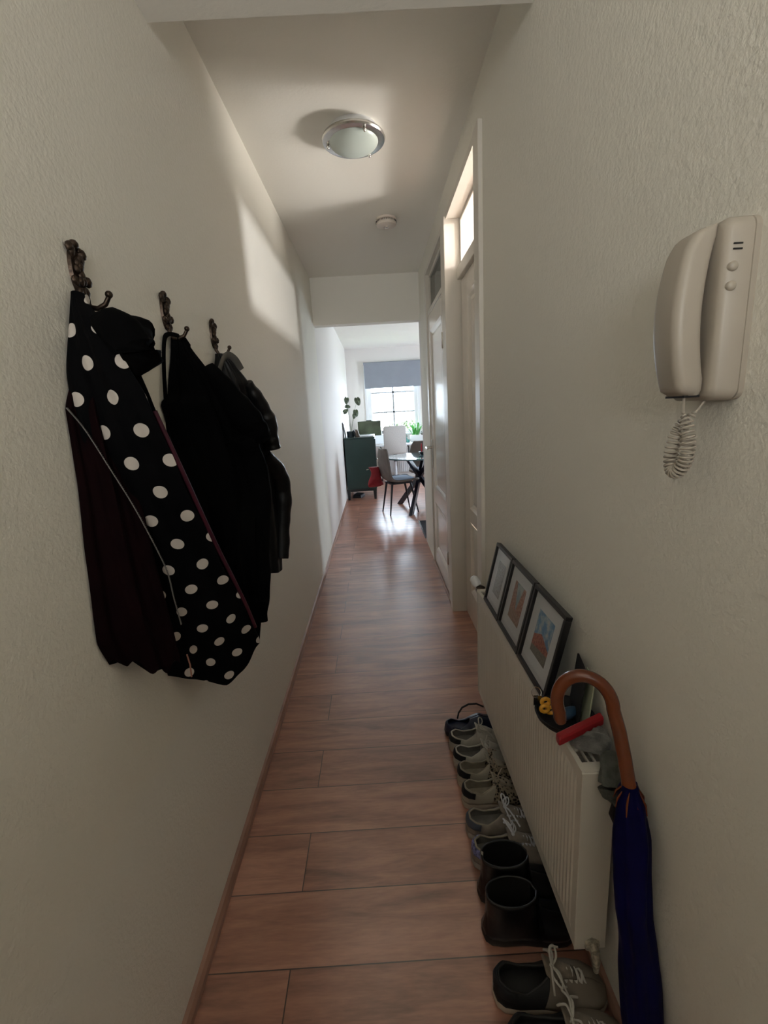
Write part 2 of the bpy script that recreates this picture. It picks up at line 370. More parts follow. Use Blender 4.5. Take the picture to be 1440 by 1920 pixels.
for y0 in (ry0-0.003, ry1-0.001):
    MB().box((rx0+0.001, y0, rz0+0.004), (rx1, y0+0.004, rz1)).build('side_panel', M['radside'], t, bevel=0.0015)
g = MB()
for xx in (rx0+0.001, rx1-0.010): g.box((xx, ry0, rz1-0.006), (xx+0.010, ry1, rz1+0.003))
for y in (ry0, ry1-.025): g.box((rx0+.011, y, rz1-0.005), (rx1-.01, y+.025, rz1+0.0025))
for i in range(1, 21):
    y = ry0+.02+i*(ry1-ry0-.04)/21; g.box((rx0+.011, y, rz1-0.005), (rx1-.01, y+.007, rz1+0.001))
for xx in (0.405, 0.420): g.box((xx, ry0+.02, rz1-0.004), (xx+.004, ry1-.02, rz1+.0015))
g.build('top_grille', M['rad'], t)
v = MB().tube([(0.408, 1.752, 0.600), (0.408, 1.80, 0.600)], 0.011, 14); v.build('valve_body', M['bronze'], t, True)
v = MB().lathe([(0.013, 0), (0.019, 0.004), (0.019, 0.016), (0.014, 0.02)], 20, (0.402, 1.775, 0.612), 'z'); v.build('valve_collar', M['bronze'], t, True)
v = MB().tube([(0.396, 1.79, 0.628), (0.389, 1.80, 0.640), (0.380, 1.812, 0.656), (0.377, 1.817, 0.662)], [0.015, 0.020, 0.018, 0.009], 18); v.build('thermostat_knob', M['winwhite'], t, True)
M['rust'] = mat('stained_fitting', (0.42, 0.38, 0.30), 0.5, 0.3, noise=(90, 0.6), bump=(90, .6, .002))
v = MB().lathe([(0.018, 0), (0.018, -0.006), (0.011, -0.008), (0.011, -0.02)], 6, (0.420, 0.774, 0.170), 'y'); v.tube([(0.420, 0.757, 0.170), (0.420, 0.752, 0.155), (0.421, 0.75, 0.125)], [0.009, 0.010, 0.006], 10)
v.build('drain_plug', M['rust'], t, True)
for z in (0.22, 0.55):
    for y in (0.95, 1.55): MB().box((rx1, y, z), (RW-0.0015, y+0.03, z+0.03)).build('wall_bracket', M['rad'], t)
v = MB().tube([(0.408, 1.79, 0.595), (0.43, 1.80, 0.56), (0.445, 1.80, 0.5), (0.445, 1.80, 0.0)], 0.008, 10); v.build('supply_pipe', M['rad'], t, True)

# ------------------------------------------------------------------ pictures leaning on the radiator
def picture_mat(name, kind):
    m = bpy.data.materials.new(name); m.use_nodes = True; nt = m.node_tree; N = nt.nodes; L = nt.links; b = N['Principled BSDF']
    b.inputs['Roughness'].default_value = 0.25
    tc = N.new('ShaderNodeTexCoord'); sp = N.new('ShaderNodeSeparateXYZ'); L.new(tc.outputs['UV'], sp.inputs[0])
    n = N.new('ShaderNodeTexNoise'); n.inputs['Scale'].default_value = 5; n.inputs['Detail'].default_value = 6; L.new(tc.outputs['UV'], n.inputs['Vector'])
    n2 = N.new('ShaderNodeTexNoise'); n2.inputs['Scale'].default_value = 16; n2.inputs['Detail'].default_value = 5; L.new(tc.outputs['UV'], n2.inputs['Vector'])
    def ramp(src, stops):
        r = N.new('ShaderNodeValToRGB'); L.new(src, r.inputs[0]); e = r.color_ramp.elements
        e[0].position, e[0].color = stops[0][0], (*stops[0][1], 1); e[1].position, e[1].color = stops[-1][0], (*stops[-1][1], 1)
        for p, c in stops[1:-1]: x = e.new(p); x.color = (*c, 1)
        return r.outputs[0]
    def math_(op, a, b_=None):
        x = N.new('ShaderNodeMath'); x.operation = op
        for i, s in enumerate((a, b_)):
            if s is None: continue
            if isinstance(s, (int, float)): x.inputs[i].default_value = s
            else: L.new(s, x.inputs[i])
        return x.outputs[0]
    def mix(f, a, b_):
        x = N.new('ShaderNodeMix'); x.data_type = 'RGBA'; L.new(f, x.inputs['Factor']); L.new(a, x.inputs['A']); L.new(b_, x.inputs['B']); return x.outputs['Result']
    U, V = sp.outputs[0], sp.outputs[1]
    if kind == 'house':        # blue sky with cloud, red building, grey quay
        sky = ramp(n.outputs['Fac'], [(0.42, (0.07, 0.22, 0.42)), (0.56, (0.30, 0.42, 0.52)), (0.66, (0.55, 0.56, 0.55))])
        red = ramp(n2.outputs['Fac'], [(0.4, (0.16, 0.035, 0.025)), (0.55, (0.42, 0.12, 0.075)), (0.7, (0.28, 0.2, 0.15))])
        road = ramp(n2.outputs['Fac'], [(0.3, (0.10, 0.09, 0.075)), (0.7, (0.22, 0.20, 0.17))])
        edge = math_('ADD', math_('MULTIPLY', math_('ABSOLUTE', math_('SUBTRACT', U, 0.45)), -0.35), 0.56)
        f = math_('GREATER_THAN', V, edge); f2 = math_('LESS_THAN', V, math_('ADD', math_('MULTIPLY', U, 0.1), 0.16))
        out = mix(f2, mix(f, red, sky), road)
    elif kind == 'canal':      # two red brick rows, pale sky and water between them
        red = ramp(n2.outputs['Fac'], [(0.38, (0.14, 0.05, 0.035)), (0.5, (0.38, 0.14, 0.09)), (0.64, (0.42, 0.30, 0.22))])
        sky = ramp(n.outputs['Fac'], [(0.4, (0.18, 0.28, 0.32)), (0.65, (0.42, 0.46, 0.45))])
        sand = ramp(n2.outputs['Fac'], [(0.35, (0.20, 0.12, 0.08)), (0.65, (0.42, 0.26, 0.19))])
        wdt = math_('MULTIPLY', V, 0.42); f = math_('LESS_THAN', math_('ABSOLUTE', math_('SUBTRACT', U, 0.5)), math_('SUBTRACT', wdt, 0.12))
        out = mix(math_('LESS_THAN', V, 0.28), mix(f, red, sky), sand)
    else:                      # faded black and white street
        out = ramp(n2.outputs['Fac'], [(0.35, (0.12, 0.12, 0.11)), (0.5, (0.26, 0.27, 0.27)), (0.66, (0.36, 0.38, 0.39))])
    L.new(out, b.inputs['Base Color'])
    return m
M['matboard'] = mat('white_mount_board', (0.62, 0.64, 0.66), 0.35)
def picture(y0, y1, kind, label, zb=0.632, dx=0.0):
    # local frame: u along y, v up the lean, w out of the picture
    H_ = 0.235; xb, xt = 0.398+dx, 0.452+dx*0.2
    c, s_ = (xt-xb)/H_, math.sqrt(1-((xt-xb)/H_)**2)
    def P(u, v, w_): # w_ toward hall (-x, up)
        return (xb + c*v - s_*w_, u, zb + s_*v + c*w_)
    t = thing('picture_frame', label, 'picture', (xb, (y0+y1)/2, zb), 'framed prints leaning on the radiator')
    def bx(u0, u1, v0, v1, w0, w1, mb): 
        vs_ = [P(u, v, w_) for w_ in (w0, w1) for v in (v0, v1) for u in (u0, u1)]
        return mb.add(vs_, [(0,1,3,2),(4,6,7,5),(0,4,5,1),(2,3,7,6),(0,2,6,4),(1,5,7,3)])
    f = 0.012; m_ = MB()
    bx(y0, y1, 0, f, 0, 0.017, m_); bx(y0, y1, H_-f, H_, 0, 0.017, m_); bx(y0, y0+f, f, H_-f, 0, 0.017, m_); bx(y1-f, y1, f, H_-f, 0, 0.017, m_)
    m_.build('frame', M['black'], t, bevel=0.0015)
    bx(y0+f, y1-f, f, H_-f, 0.002, 0.008, MB()).build('mount', M['matboard'], t)
    a, b_ = y0+f+0.045, y1-f-0.045; c0, c1 = 0.058, H_-0.052
    q = MB(); q.add([P(b_, c0, .0087), P(a, c0, .0087), P(a, c1, .0087), P(b_, c1, .0087)], [(0, 1, 2, 3)]); q.uv = [(0,0),(1,0),(1,1),(0,1)]
    q.build('print', picture_mat('print_'+kind, kind), t)
    bx(y0+f, y1-f, f, H_-f, 0.012, 0.0125, MB()).build('glazing', M['pane'], t)
picture(1.445, 1.640, 'street', 'black framed grey faded print, farthest of the three on the radiator')
picture(1.225, 1.440, 'canal', 'black framed print of red brick rows with pale strip between, middle one')
picture(1.000, 1.220, 'house', 'black framed print of red building under blue sky, nearest on the radiator')

# ------------------------------------------------------------------ things at the near end of the radiator
M['felt'] = mat('black_felt', (0.008, 0.008, 0.010), 0.8)
t = thing('round_tray', 'round black tray dish on the radiator beside the nearest picture', 'tray', (0.41, 0.945, 0.64))
MB().lathe([(0.001, 0.632), (0.052, 0.632), (0.064, 0.645), (0.068, 0.656), (0.064, 0.656), (0.056, 0.645), (0.045, 0.638), (0.001, 0.637)], 40, (0.408, 0.93, 0)).build('tray', M['felt'], t, True)
M['yellow'] = mat('yellow_rubber', (0.75, 0.36, 0.03), 0.4)
t = thing('key_ring', 'metal key ring with orange yellow looped charm lying in the round tray', 'key ring', (0.362, 0.965, 0.66))
q = MB()
for cx, cy, cz in ((0, 0.0, 0.0), (0.016, 0.004, -0.008), (0.004, 0.006, 0.014)):
    q.tube([(0.358+cx+0.009*math.cos(a), 0.925+cy, 0.672+cz+0.008*math.sin(a)) for a in [i*2*PI/16 for i in range(17)]], 0.0045, 8)
q.build('charm', M['yellow'], t, True)
MB().tube([(0.352+0.012*math.cos(a), 0.965+0.006*math.sin(a), 0.688+0.011*math.sin(a)) for a in [i*2*PI/24 for i in range(25)]], 0.0011, 6).build('split_ring', M['metal'], t, True)
q = MB(); q.box((0.352, 0.955, 0.652), (0.362, 0.957, 0.685)); q.box((0.345, 0.962, 0.655), (0.356, 0.964, 0.682)); q.build('key', M['metal'], t)
M['navycase'] = mat('dusk_blue_plastic', (0.03, 0.07, 0.13), 0.35)
q = MB(); rings = []
for i in range(13):
    u = i/12; r = 0.016*math.sin(PI*(0.08+0.84*u))**0.4; rings.append([(0.385+0.055*u, 0.915+0.02*u+r*math.cos(a), 0.655+r*0.8*math.sin(a)) for a in [j*2*PI/16 for j in range(16)]])
tag(q.loft(rings).build('glasses_case', M['navycase'], smooth=True), 'small dark blue case lying in the round tray', 'case')
M['page'] = mat('pale_green_paper', (0.42, 0.46, 0.33), 0.6)
t = thing('notebook', 'thin black notebook with pale green page leaning on the wall behind the cane handle', 'notebook', (0.45, 0.93, 0.64))
def slab(mb, pts, th):  # pts quad, thick along normal
    a, b_, c, d = [Vector(p) for p in pts]; nrm = (b_-a).cross(d-a).normalized()*th
    return mb.add([a, b_, c, d, a+nrm, b_+nrm, c+nrm, d+nrm], [(0,1,2,3),(4,7,6,5),(0,4,5,1),(1,5,6,2),(2,6,7,3),(3,7,4,0)])
slab(MB(), [(0.425, 0.90, 0.645), (0.445, 0.99, 0.645), (0.458, 0.985, 0.775), (0.440, 0.90, 0.775)], 0.004).build('cover', M['felt'], t)
slab(MB(), [(0.432, 0.87, 0.645), (0.440, 0.94, 0.645), (0.462, 0.945, 0.762), (0.452, 0.885, 0.765)], 0.003).build('page', M['page'], t)
M['red'] = mat('deep_red_plastic', (0.32, 0.008, 0.015), 0.35)
q = MB(); rr = 0.011
d = Vector((0.112, 0.035, 0.018)); rings = []
for u, k_ in ((0, .8), (0.02, 1), (0.98, 1), (1, .8)):
    c = Vector((0.350, 0.828, 0.668)) + d*u; rings.append([tuple(c+Vector((0, rr*k_*a_, rr*k_*b_))) for a_, b_ in ((-1,-.6),(-.6,-1),(.6,-1),(1,-.6),(1,.6),(.6,1),(-.6,1),(-1,.6))])
tag(q.loft(rings).build('red_tube_case', M['red'], bevel=0.002), 'slim dark red tube case lying across the radiator top by the cane', 'case')
M['greywool'] = mat('grey_wool', (0.16, 0.16, 0.15), 0.95, noise=(60, 0.3), bump=(300, .8, .002), sheen=0.3)
M['cuff'] = mat('dark_green_grey_knit', (0.085, 0.09, 0.075), 0.95, noise=(60, 0.3), bump=(260, .8, .002))
def blob_loft(spine, name, m, parent, ripple=0.12, n=20, seed=1, flat=0.6):
    rnd = random.Random(seed); ph = [rnd.random()*6 for _ in range(4)]
    q = MB(); rings = []; P_ = [Vector(p[0]) for p in spine]; Rr = [p[1] for p in spine]; K = 24
    def at(u):
        x = u*(len(P_)-1); i = min(int(x), len(P_)-2); f = x-i; f2 = f*f*(3-2*f)
        return P_[i].lerp(P_[i+1], f), lerp(Rr[i], Rr[i+1], f2)
    for i in range(K+1):
        u = i/K; c, r = at(u); t_ = (at(min(1, u+.02))[0]-at(max(0, u-.02))[0]).normalized()
        e = min(1, math.sin(PI*(0.04+0.92*u))*3)**0.5; r *= e
        a = t_.cross(Vector((0, 0, 1))); a = a.normalized() if a.length > .1 else Vector((1, 0, 0)); b_ = t_.cross(a)
        rings.append([tuple(c + r*(1+ripple*math.sin(3*g+ph[0]+u*5)+ripple*.6*math.sin(5*g+ph[1]-u*7))*(a*math.cos(g)+b_*flat*math.sin(g))) for g in [j*2*PI/n for j in range(n)]])
    return q.loft(rings).build(name, m, parent, True)
t = thing('winter_glove', 'grey wool glove lying on the radiator under the red tube', 'glove', (0.42, 0.83, 0.64), 'pair of grey gloves')
blob_loft([((0.395, 0.86, 0.645), .018), ((0.42, 0.83, 0.652), .026), ((0.445, 0.80, 0.662), .022)], 'palm', M['greywool'], t, seed=2)
for k_, (dx, dy) in enumerate(((0.0, 0.0), (0.012, 0.012), (0.024, 0.022))):
    blob_loft([((0.410+dx, 0.846+dy, 0.664), .009), ((0.435+dx*.5, 0.826+dy, 0.672), .009), ((0.458, 0.812+dy, 0.668), .007)], 'finger', M['greywool'], t, seed=5+k_, flat=.9)
t = thing('winter_glove', 'dark grey green knit glove draped over the near corner of the radiator', 'glove', (0.44, 0.77, 0.6), 'pair of grey gloves')
blob_loft([((0.445, 0.785, 0.668), .018), ((0.437, 0.762, 0.655), .026), ((0.434, 0.750, 0.625), .030), ((0.436, 0.748, 0.59), .024), ((0.44, 0.75, 0.575), .016)], 'palm', M['cuff'], t, seed=9, flat=.45)
MB().tube([(0.438, 0.748, 0.585), (0.428, 0.742, 0.560), (0.436, 0.738, 0.538), (0.452, 0.742, 0.545)], 0.0055, 8).build('strap', M['felt'], t, True)

# ------------------------------------------------------------------ umbrella with curved wooden handle
M['cane'] = mat('varnished_cane', (0.15, 0.034, 0.010), 0.25, noise=(14, 0.25), coat=0.3)
M['bluefab'] = mat('royal_blue_nylon', (0.0015, 0.0015, 0.04), 0.6, spec=0.12, noise=(12, 0.35), bump=(18, .35, .01))
t = thing('umbrella', 'royal blue furled umbrella with curved brown wooden handle leaning by the radiator end', 'umbrella', (0.445, 0.56, 0.02))
Cc = Vector((0.372, 0.760, 0.80)); pts = []
du = Vector((0.047, -0.018, 0)).normalized(); up_ = Vector((-0.02, 0.10, 0.99)).normalized()
for i in range(25):
    a = -0.60 + (PI+0.60)*(1-i/24)
    pts.append(Cc + du*0.050*math.cos(a)*1.0 + up_*0.058*math.sin(a))
pts = [Vector((0.332, 0.775, 0.745))+Vector((0,0,0))] + [p for p in pts if True][0:0] + []
arc = []
for i in range(26):
    a = PI*1.12 - (PI*1.12)*i/25
    arc.append(Cc + du*0.050*math.cos(a) + up_*0.060*math.sin(a))
sh = [Vector((0.424, 0.728, 0.765)), Vector((0.428, 0.712, 0.72)), Vector((0.430, 0.700, 0.685)), Vector((0.432, 0.692, 0.655))]
start = [arc[0] + Vector((0.004, 0.0, -0.022)), arc[0] + Vector((0.001, 0, -0.012))]
MB().tube(start + arc + sh, [0.0105, 0.0125] + [0.0125]*len(arc) + [0.0128]*4, 20).build('handle', M['cane'], t, True)
spine = [(0.432, 0.695, 0.675, 0.016), (0.434, 0.690, 0.640, 0.028), (0.434, 0.680, 0.58, 0.035), (0.432, 0.668, 0.50, 0.033), (0.431, 0.655, 0.43, 0.032), (0.435, 0.640, 0.37, 0.032), (0.435, 0.622, 0.30, 0.036), (0.435, 0.603, 0.22, 0.037), (0.436, 0.585, 0.13, 0.030), (0.438, 0.570, 0.06, 0.013), (0.438, 0.562, 0.035, 0.007)]
rings = []; K = 70
for i in range(K+1):
    x = i/K*(len(spine)-1); j = min(int(x), len(spine)-2); f = x-j; f2 = f*f*(3-2*f)
    a_, b_ = spine[j], spine[j+1]; cx, cy, cz = [lerp(a_[k_], b_[k_], f) for k_ in range(3)]; r = lerp(a_[3], b_[3], f2)
    ring = []
    for g in range(40):
        an = 2*PI*g/40; fold = 1+0.13*math.sin(4*an+i*0.10)+0.07*math.sin(7*an-i*0.06)
        ring.append((min(cx+r*0.86*fold*math.cos(an), RW-0.004), cy+r*fold*math.sin(an), cz))
    rings.append(ring)
MB().loft(rings).build('canopy', M['bluefab'], t, True)
q = MB(); 
for i in range(8):
    a = 2*PI*i/8; c = Vector((0.433, 0.692, 0.65)); q.tube([c+Vector((.012*math.cos(a), .012*math.sin(a), .02)), c+Vector((.024*math.cos(a), .026*math.sin(a), 0.0)), c+Vector((.03*math.cos(a)*.9, .032*math.sin(a), -.02))], [0.0015, 0.0022, 0.001], 6)
q.build('rib_tips', M['cane'], t, True)
MB().tube([(0.438, 0.562, 0.04), (0.439, 0.556, 0.0)], [0.006, 0.004], 10).build('ferrule', M['metal'], t, True)

# ------------------------------------------------------------------ intercom handset on the right wall
t = thing('intercom_phone', 'cream wall intercom with curved handset and coiled cord on the right wall', 'intercom', (RW, 0.63, 1.38))
def rrect(a0, a1, b0, b1, r, n=5):
    out = []
    for cx, cy, s0 in ((a1-r, b1-r, 0), (a0+r, b1-r, 1), (a0+r, b0+r, 2), (a1-r, b0+r, 3)):
        for i in range(n+1):
            a = PI/2*(s0+i/n); out.append((cx+r*math.cos(a), cy+r*math.sin(a)))
    return out
B_ = MB()
B_.loft([[(x, p[0], p[1]) for p in rrect(0.586+ins, 0.678-ins, 1.366+ins, 1.582-ins, 0.014-ins*.3)] for x, ins in ((RW, 0), (0.466, 0), (0.4655, 0.0012), (0.4645, 0.0012), (0.464, 0), (0.440, 0.001), (0.434, 0.005), (0.432, 0.009))])
B_.build('base', M['ivory'], t, True)
for z, ln in ((1.548, 0.012), (1.542, 0.012)):
    MB().box((0.4405, 0.5855, z), (0.4455+0.006, 0.5868, z+0.0018)).build('speaker_slot', M['black'], t)
for z in (1.524, 1.502):
    MB().lathe([(0.0058, 0.003), (0.0058, -0.0012), (0.0040, -0.0032), (0.0005, -0.0036)], 18, (0.4425, 0.5865, z), 'y').build('button', M['ivory'], t, True)
# handset: loft along z
hs = []
for i in range(31):
    u = i/30; z = lerp(1.374, 1.577, u)
    bow = math.sin(PI*u)
    xo = lerp(0.402, 0.404, u) - 0.019*bow**0.75 + (0.018*max(0, (u-0.86)/0.14)**2)         # outer face
    xi = 0.432 - 0.011*max(0, math.sin(PI*min(max((u-0.10)/0.82, 0), 1)))**0.8          # inner face, hollow in the middle
    y0, y1 = 0.596+0.003*(1-bow), 0.650-0.003*(1-bow)
    e = 0.006 if 0 < i < 30 else 0.010
    if i in (0, 30): xo += 0.006; y0 += 0.004; y1 -= 0.004
    hs.append([(p[0], p[1], z + (0.10*(0.43-p[0]) if u > .9 else 0)) for p in rrect(xo, xi, y0, y1, min(0.011, (xi-xo)/2.2))])
MB().loft(hs).build('handset', M['ivory'], t, True)
MB().box((0.409, 0.604, 1.3715), (0.429, 0.644, 1.3745)).build('handset_mouthpiece', M['black'], t)
cpath = []; NN = 900
ctrl = [Vector(p) for p in [(0.414, 0.612, 1.375), (0.414, 0.611, 1.355), (0.416, 0.606, 1.335), (0.417, 0.600, 1.310), (0.417, 0.603, 1.288), (0.414, 0.612, 1.272), (0.412, 0.622, 1.275), (0.412, 0.626, 1.295), (0.414, 0.622, 1.320), (0.420, 0.615, 1.338), (0.434, 0.612, 1.355), (0.445, 0.612, 1.370)]]
def cr_(P_, x):
    i = min(int(x), len(P_)-2); f = x-i; p0 = P_[max(i-1, 0)]; p1 = P_[i]; p2 = P_[i+1]; p3 = P_[min(i+2, len(P_)-1)]
    return 0.5*((2*p1)+(p2-p0)*f+(2*p0-5*p1+4*p2-p3)*f*f+(3*p1-p0-3*p2+p3)*f**3)
for i in range(NN+1):
    u = i/NN; x = u*(len(ctrl)-1); c = cr_(ctrl, x); tn = (cr_(ctrl, min(x+.05, len(ctrl)-1))-cr_(ctrl, max(x-.05, 0))).normalized()
    a = tn.cross(Vector((1, 0, 0))).normalized(); b_ = tn.cross(a)
    r = 0.0078*min(1, max(0, (u-0.10)*14))*min(1, max(0, (0.90-u)*14)); g = 2*PI*u*42
    cpath.append(c+r*(a*math.cos(g)+b_*math.sin(g)))
MB().tube(cpath, 0.0017, 6).build('coiled_cord', M['ivory'], t, True)

# ------------------------------------------------------------------ wall hooks
def hook(y, label):
    t = thing('coat_hook', label, 'coat hook', (LW, y, 1.655), 'ornate hooks on the left wall', local=True)
    q = MB(); rnd = random.Random(3)
    for i in range(34):      # cast foliage of the back plate
        u = rnd.random(); a = rnd.random()*2*PI; hw = 0.020*math.sin(PI*min(1, 0.15+0.85*(1-abs(u-0.6)*1.5)))
        q.sphere((0.005+rnd.random()*0.006, hw*math.cos(a)*0.9, -0.038+0.078*u), 0.0055+rnd.random()*0.003, 8, (0.8, 1, 1.2))
    q.sphere((0.006, 0, 0.043), 0.009, 10, (.9, 1, 1)); q.sphere((0.006, -.012, 0.036), 0.006, 8); q.sphere((0.006, .012, 0.036), 0.006, 8)
    q.loft([[(0.001, 0.012*k_*math.sin(a), 0.0+0.043*k_*math.cos(a)) for a in [j*2*PI/20 for j in range(20)]] if False else [(x_, 0.019*k_*math.sin(a), 0.043*k_*math.cos(a)) for a in [j*2*PI/20 for j in range(20)]] for x_, k_ in ((0, 1), (0.006, 0.9))])
    q.build('back_plate', M['bronze'], t, True)
    MB().tube([(0.006, 0, -0.030), (0.008, 0, -0.048), (0.016, 0, -0.062), (0.030, 0, -0.065), (0.044, 0, -0.058), (0.052, 0, -0.046)], [0.006, 0.0055, 0.005, 0.005, 0.0045, 0.004], 12).build('hook_arm', M['bronze'], t, True)
    MB().sphere((0.053, 0, -0.042), 0.0068, 12).build('hook_knob', M['bronze'], t, True)
    return t
hk = hook(0.900, 'ornate dark bronze hook holding the polka dot jacket, nearest')
for y, lb in ((1.250, 'ornate dark bronze hook holding black coat and bag strap, middle of three'), (1.600, 'ornate dark bronze hook holding the black leather jacket, farthest')):
    r = hk.copy(); link(r); r.location = (LW, y, 1.655); r['label'] = lb
    for ch in list(hk.children):
        c = ch.copy(); link(c); c.parent = r

# ------------------------------------------------------------------ garments
def fabric(name, col, rough=0.85, sheen=0.0, spec=0.3, bump=(25, .25, .01)):
    return mat(name, col, rough, spec=spec, noise=(20, 0.2), bump=bump, sheen=sheen)
M['maroon'] = fabric('black_maroon_cloth', (0.006, 0.0016, 0.0022), 0.9, spec=.06)
M['maroon_lining'] = fabric('maroon_lining', (0.045, 0.006, 0.014), 0.5, spec=.3)
M['blackcloth'] = fabric('black_cloth', (0.0018, 0.0018, 0.002), 0.9, spec=.05)
M['leather'] = fabric('black_leather', (0.003, 0.003, 0.0035), 0.42, spec=.25)
def dots():
    m = fabric('polka_dot_cloth', (0.002, 0.002, 0.0025), 0.85, spec=.06); nt = m.node_tree; N = nt.nodes; L = nt.links; b = N['Principled BSDF']
    for l in list(b.inputs['Base Color'].links): L.remove(l)
    tc = N.new('ShaderNodeTexCoord')
    def grid(off):
        a = N.new('ShaderNodeVectorMath'); a.operation = 'ADD'; L.new(tc.outputs['UV'], a.inputs[0]); a.inputs[1].default_value = off
        d = N.new('ShaderNodeVectorMath'); d.operation = 'DIVIDE'; L.new(a.outputs[0], d.inputs[0]); d.inputs[1].default_value = (0.067, 0.116, 1)
        f = N.new('ShaderNodeVectorMath'); f.operation = 'FRACTION'; L.new(d.outputs[0], f.inputs[0])
        s = N.new('ShaderNodeVectorMath'); s.operation = 'SUBTRACT'; L.new(f.outputs[0], s.inputs[0]); s.inputs[1].default_value = (0.5, 0.5, 0)
        k_ = N.new('ShaderNodeVectorMath'); k_.operation = 'MULTIPLY'; L.new(s.outputs[0], k_.inputs[0]); k_.inputs[1].default_value = (0.067, 0.116, 0)
        l = N.new('ShaderNodeVectorMath'); l.operation = 'LENGTH'; L.new(k_.outputs[0], l.inputs[0]); return l.outputs['Value']
    mn = N.new('ShaderNodeMath'); mn.operation = 'MINIMUM'; L.new(grid((10, 10, 0)), mn.inputs[0]); L.new(grid((10.0335, 10.058, 0)), mn.inputs[1])
    lt = N.new('ShaderNodeMath'); lt.operation = 'LESS_THAN'; L.new(mn.outputs[0], lt.inputs[0]); lt.inputs[1].default_value = 0.0124
    mx = N.new('ShaderNodeMix'); mx.data_type = 'RGBA'; L.new(lt.outputs[0], mx.inputs['Factor']); mx.inputs['A'].default_value = (0.002, 0.002, 0.0025, 1); mx.inputs['B'].default_value = (0.55, 0.50, 0.45, 1)
    L.new(mx.outputs['Result'], b.inputs['Base Color'])
    return m
M['dots'] = dots()
def garment(name, m, parent, ztop, zbot, yl, yr, D, back=0.035, fold=0.008, nf=5, seed=1, x_off=0.004, n=56, K=90, tw=0.0, skew=0.0):
    """hanging cloth: near edge on the wall at yl(z), outer edge standing D(z) off the wall at yr(z), then back to the wall.
    zbot(t) is the hem height round the ring."""
    rnd = random.Random(seed); ph = [rnd.random()*6.28 for _ in range(6)]
    q = MB(); rings = []; uvs = []
    for i in range(K+1):
        s = i/K; ring = []; L_ = 0; prev = None
        for j in range(n):
            t_ = j/n
            zb = zbot(t_)
            z = lerp(ztop, zb, s)
            a0 = Vector((LW+x_off, yl(z), 0)); b0 = Vector((LW+D(z), yr(z), 0)); c0 = Vector((LW+x_off, yr(z)+back, 0))
            if t_ < 0.62:
                u = t_/0.62; p = a0.lerp(b0, u); nrm = Vector((b0.y-a0.y, -(b0.x-a0.x), 0)).normalized()
                amp = fold*min(1, (ztop-z)*6+0.15)*math.sin(PI*u)**0.5
                p += nrm*(0.012*math.sin(PI*u) + amp*(math.sin(nf*PI*u+ph[0]+tw*s)+0.5*math.sin(2.3*nf*PI*u+ph[1]-3*s)+0.3*math.sin(9*s+ph[2]+u*4)))
            elif t_ < 0.8:
                u = (t_-0.62)/0.18; p = b0.lerp(c0, u)
                p += Vector((0.004, 0.006, 0))*math.sin(PI*u)
            else:
                u = (t_-0.8)/0.2; p = c0.lerp(a0, u)
            p.x = max(p.x, LW+0.003); p.z = z
            ring.append(tuple(p))
            if prev is not None: L_ += math.hypot(p.x-prev.x, p.y-prev.y)
            uvs.append((L_ + skew*z, z)); prev = p
        rings.append(ring)
    q.loft(rings); q.uv = uvs
    return q.build(name, m, parent, True)
# --- first hook: maroon-black zip jacket below, polka dot jacket
t = thing('jacket', 'dark maroon black zip jacket hanging on the nearest hook behind the polka dots', 'jacket', (LW, 0.84, 1.60), 'coats on the left wall')
yl1 = lambda z: table([(0.93, 0.77), (1.0, 0.745), (1.15, 0.762), (1.29, 0.782), (1.41, 0.79), (1.47, 0.825), (1.60, 0.872)], z)
garment('body', M['maroon'], t, 1.61, lambda s: 0.915+0.010*math.sin(s*2*PI*6)+0.030*math.cos(s*2*PI), yl1,
        lambda z: table([(0.9, 0.868), (1.15, 0.850), (1.4, 0.845), (1.6, 0.88)], z), lambda z: table([(0.9, 0.085), (1.2, 0.075), (1.45, 0.05), (1.6, 0.02)], z), seed=4, fold=0.007, nf=4)
zp = MB(); zpts = [(LW+.012, 0.782, 1.412), (LW+.03, 0.790, 1.375), (LW+.055, 0.795, 1.31), (LW+.080, 0.802, 1.24), (LW+.098, 0.812, 1.17), (LW+.106, 0.832, 1.10), (LW+.104, 0.845, 1.04), (LW+.10, 0.865, 0.97)]
zc = [cr_([Vector(p) for p in zpts], i/70*(len(zpts)-1)) for i in range(71)]
zp.tube(zc, 0.0009, 6)
for i in range(len(zc)-1):
    for f in (0.0, 0.5):
        c = zc[i].lerp(zc[i+1], f); zp.box((c.x-.0005, c.y-.0015, c.z-.0007), (c.x+.0014, c.y+.0015, c.z+.0007))
zp.build('zip', mat('dull_zip_metal', (.2,.19,.18), .6, .6), t)
MB().tube([(LW+.10, 0.868, 0.90), (LW+.102, 0.87, 0.875), (LW+.10, 0.872, 0.845)], 0.0018, 6).build('drawcord', mat('rusty_cord', (0.3, 0.13, 0.09), .7), t, True)
t = thing('polka_dot_jacket', 'black jacket with large white polka dots hanging on the nearest hook', 'jacket', (LW, 0.95, 1.60), 'coats on the left wall')
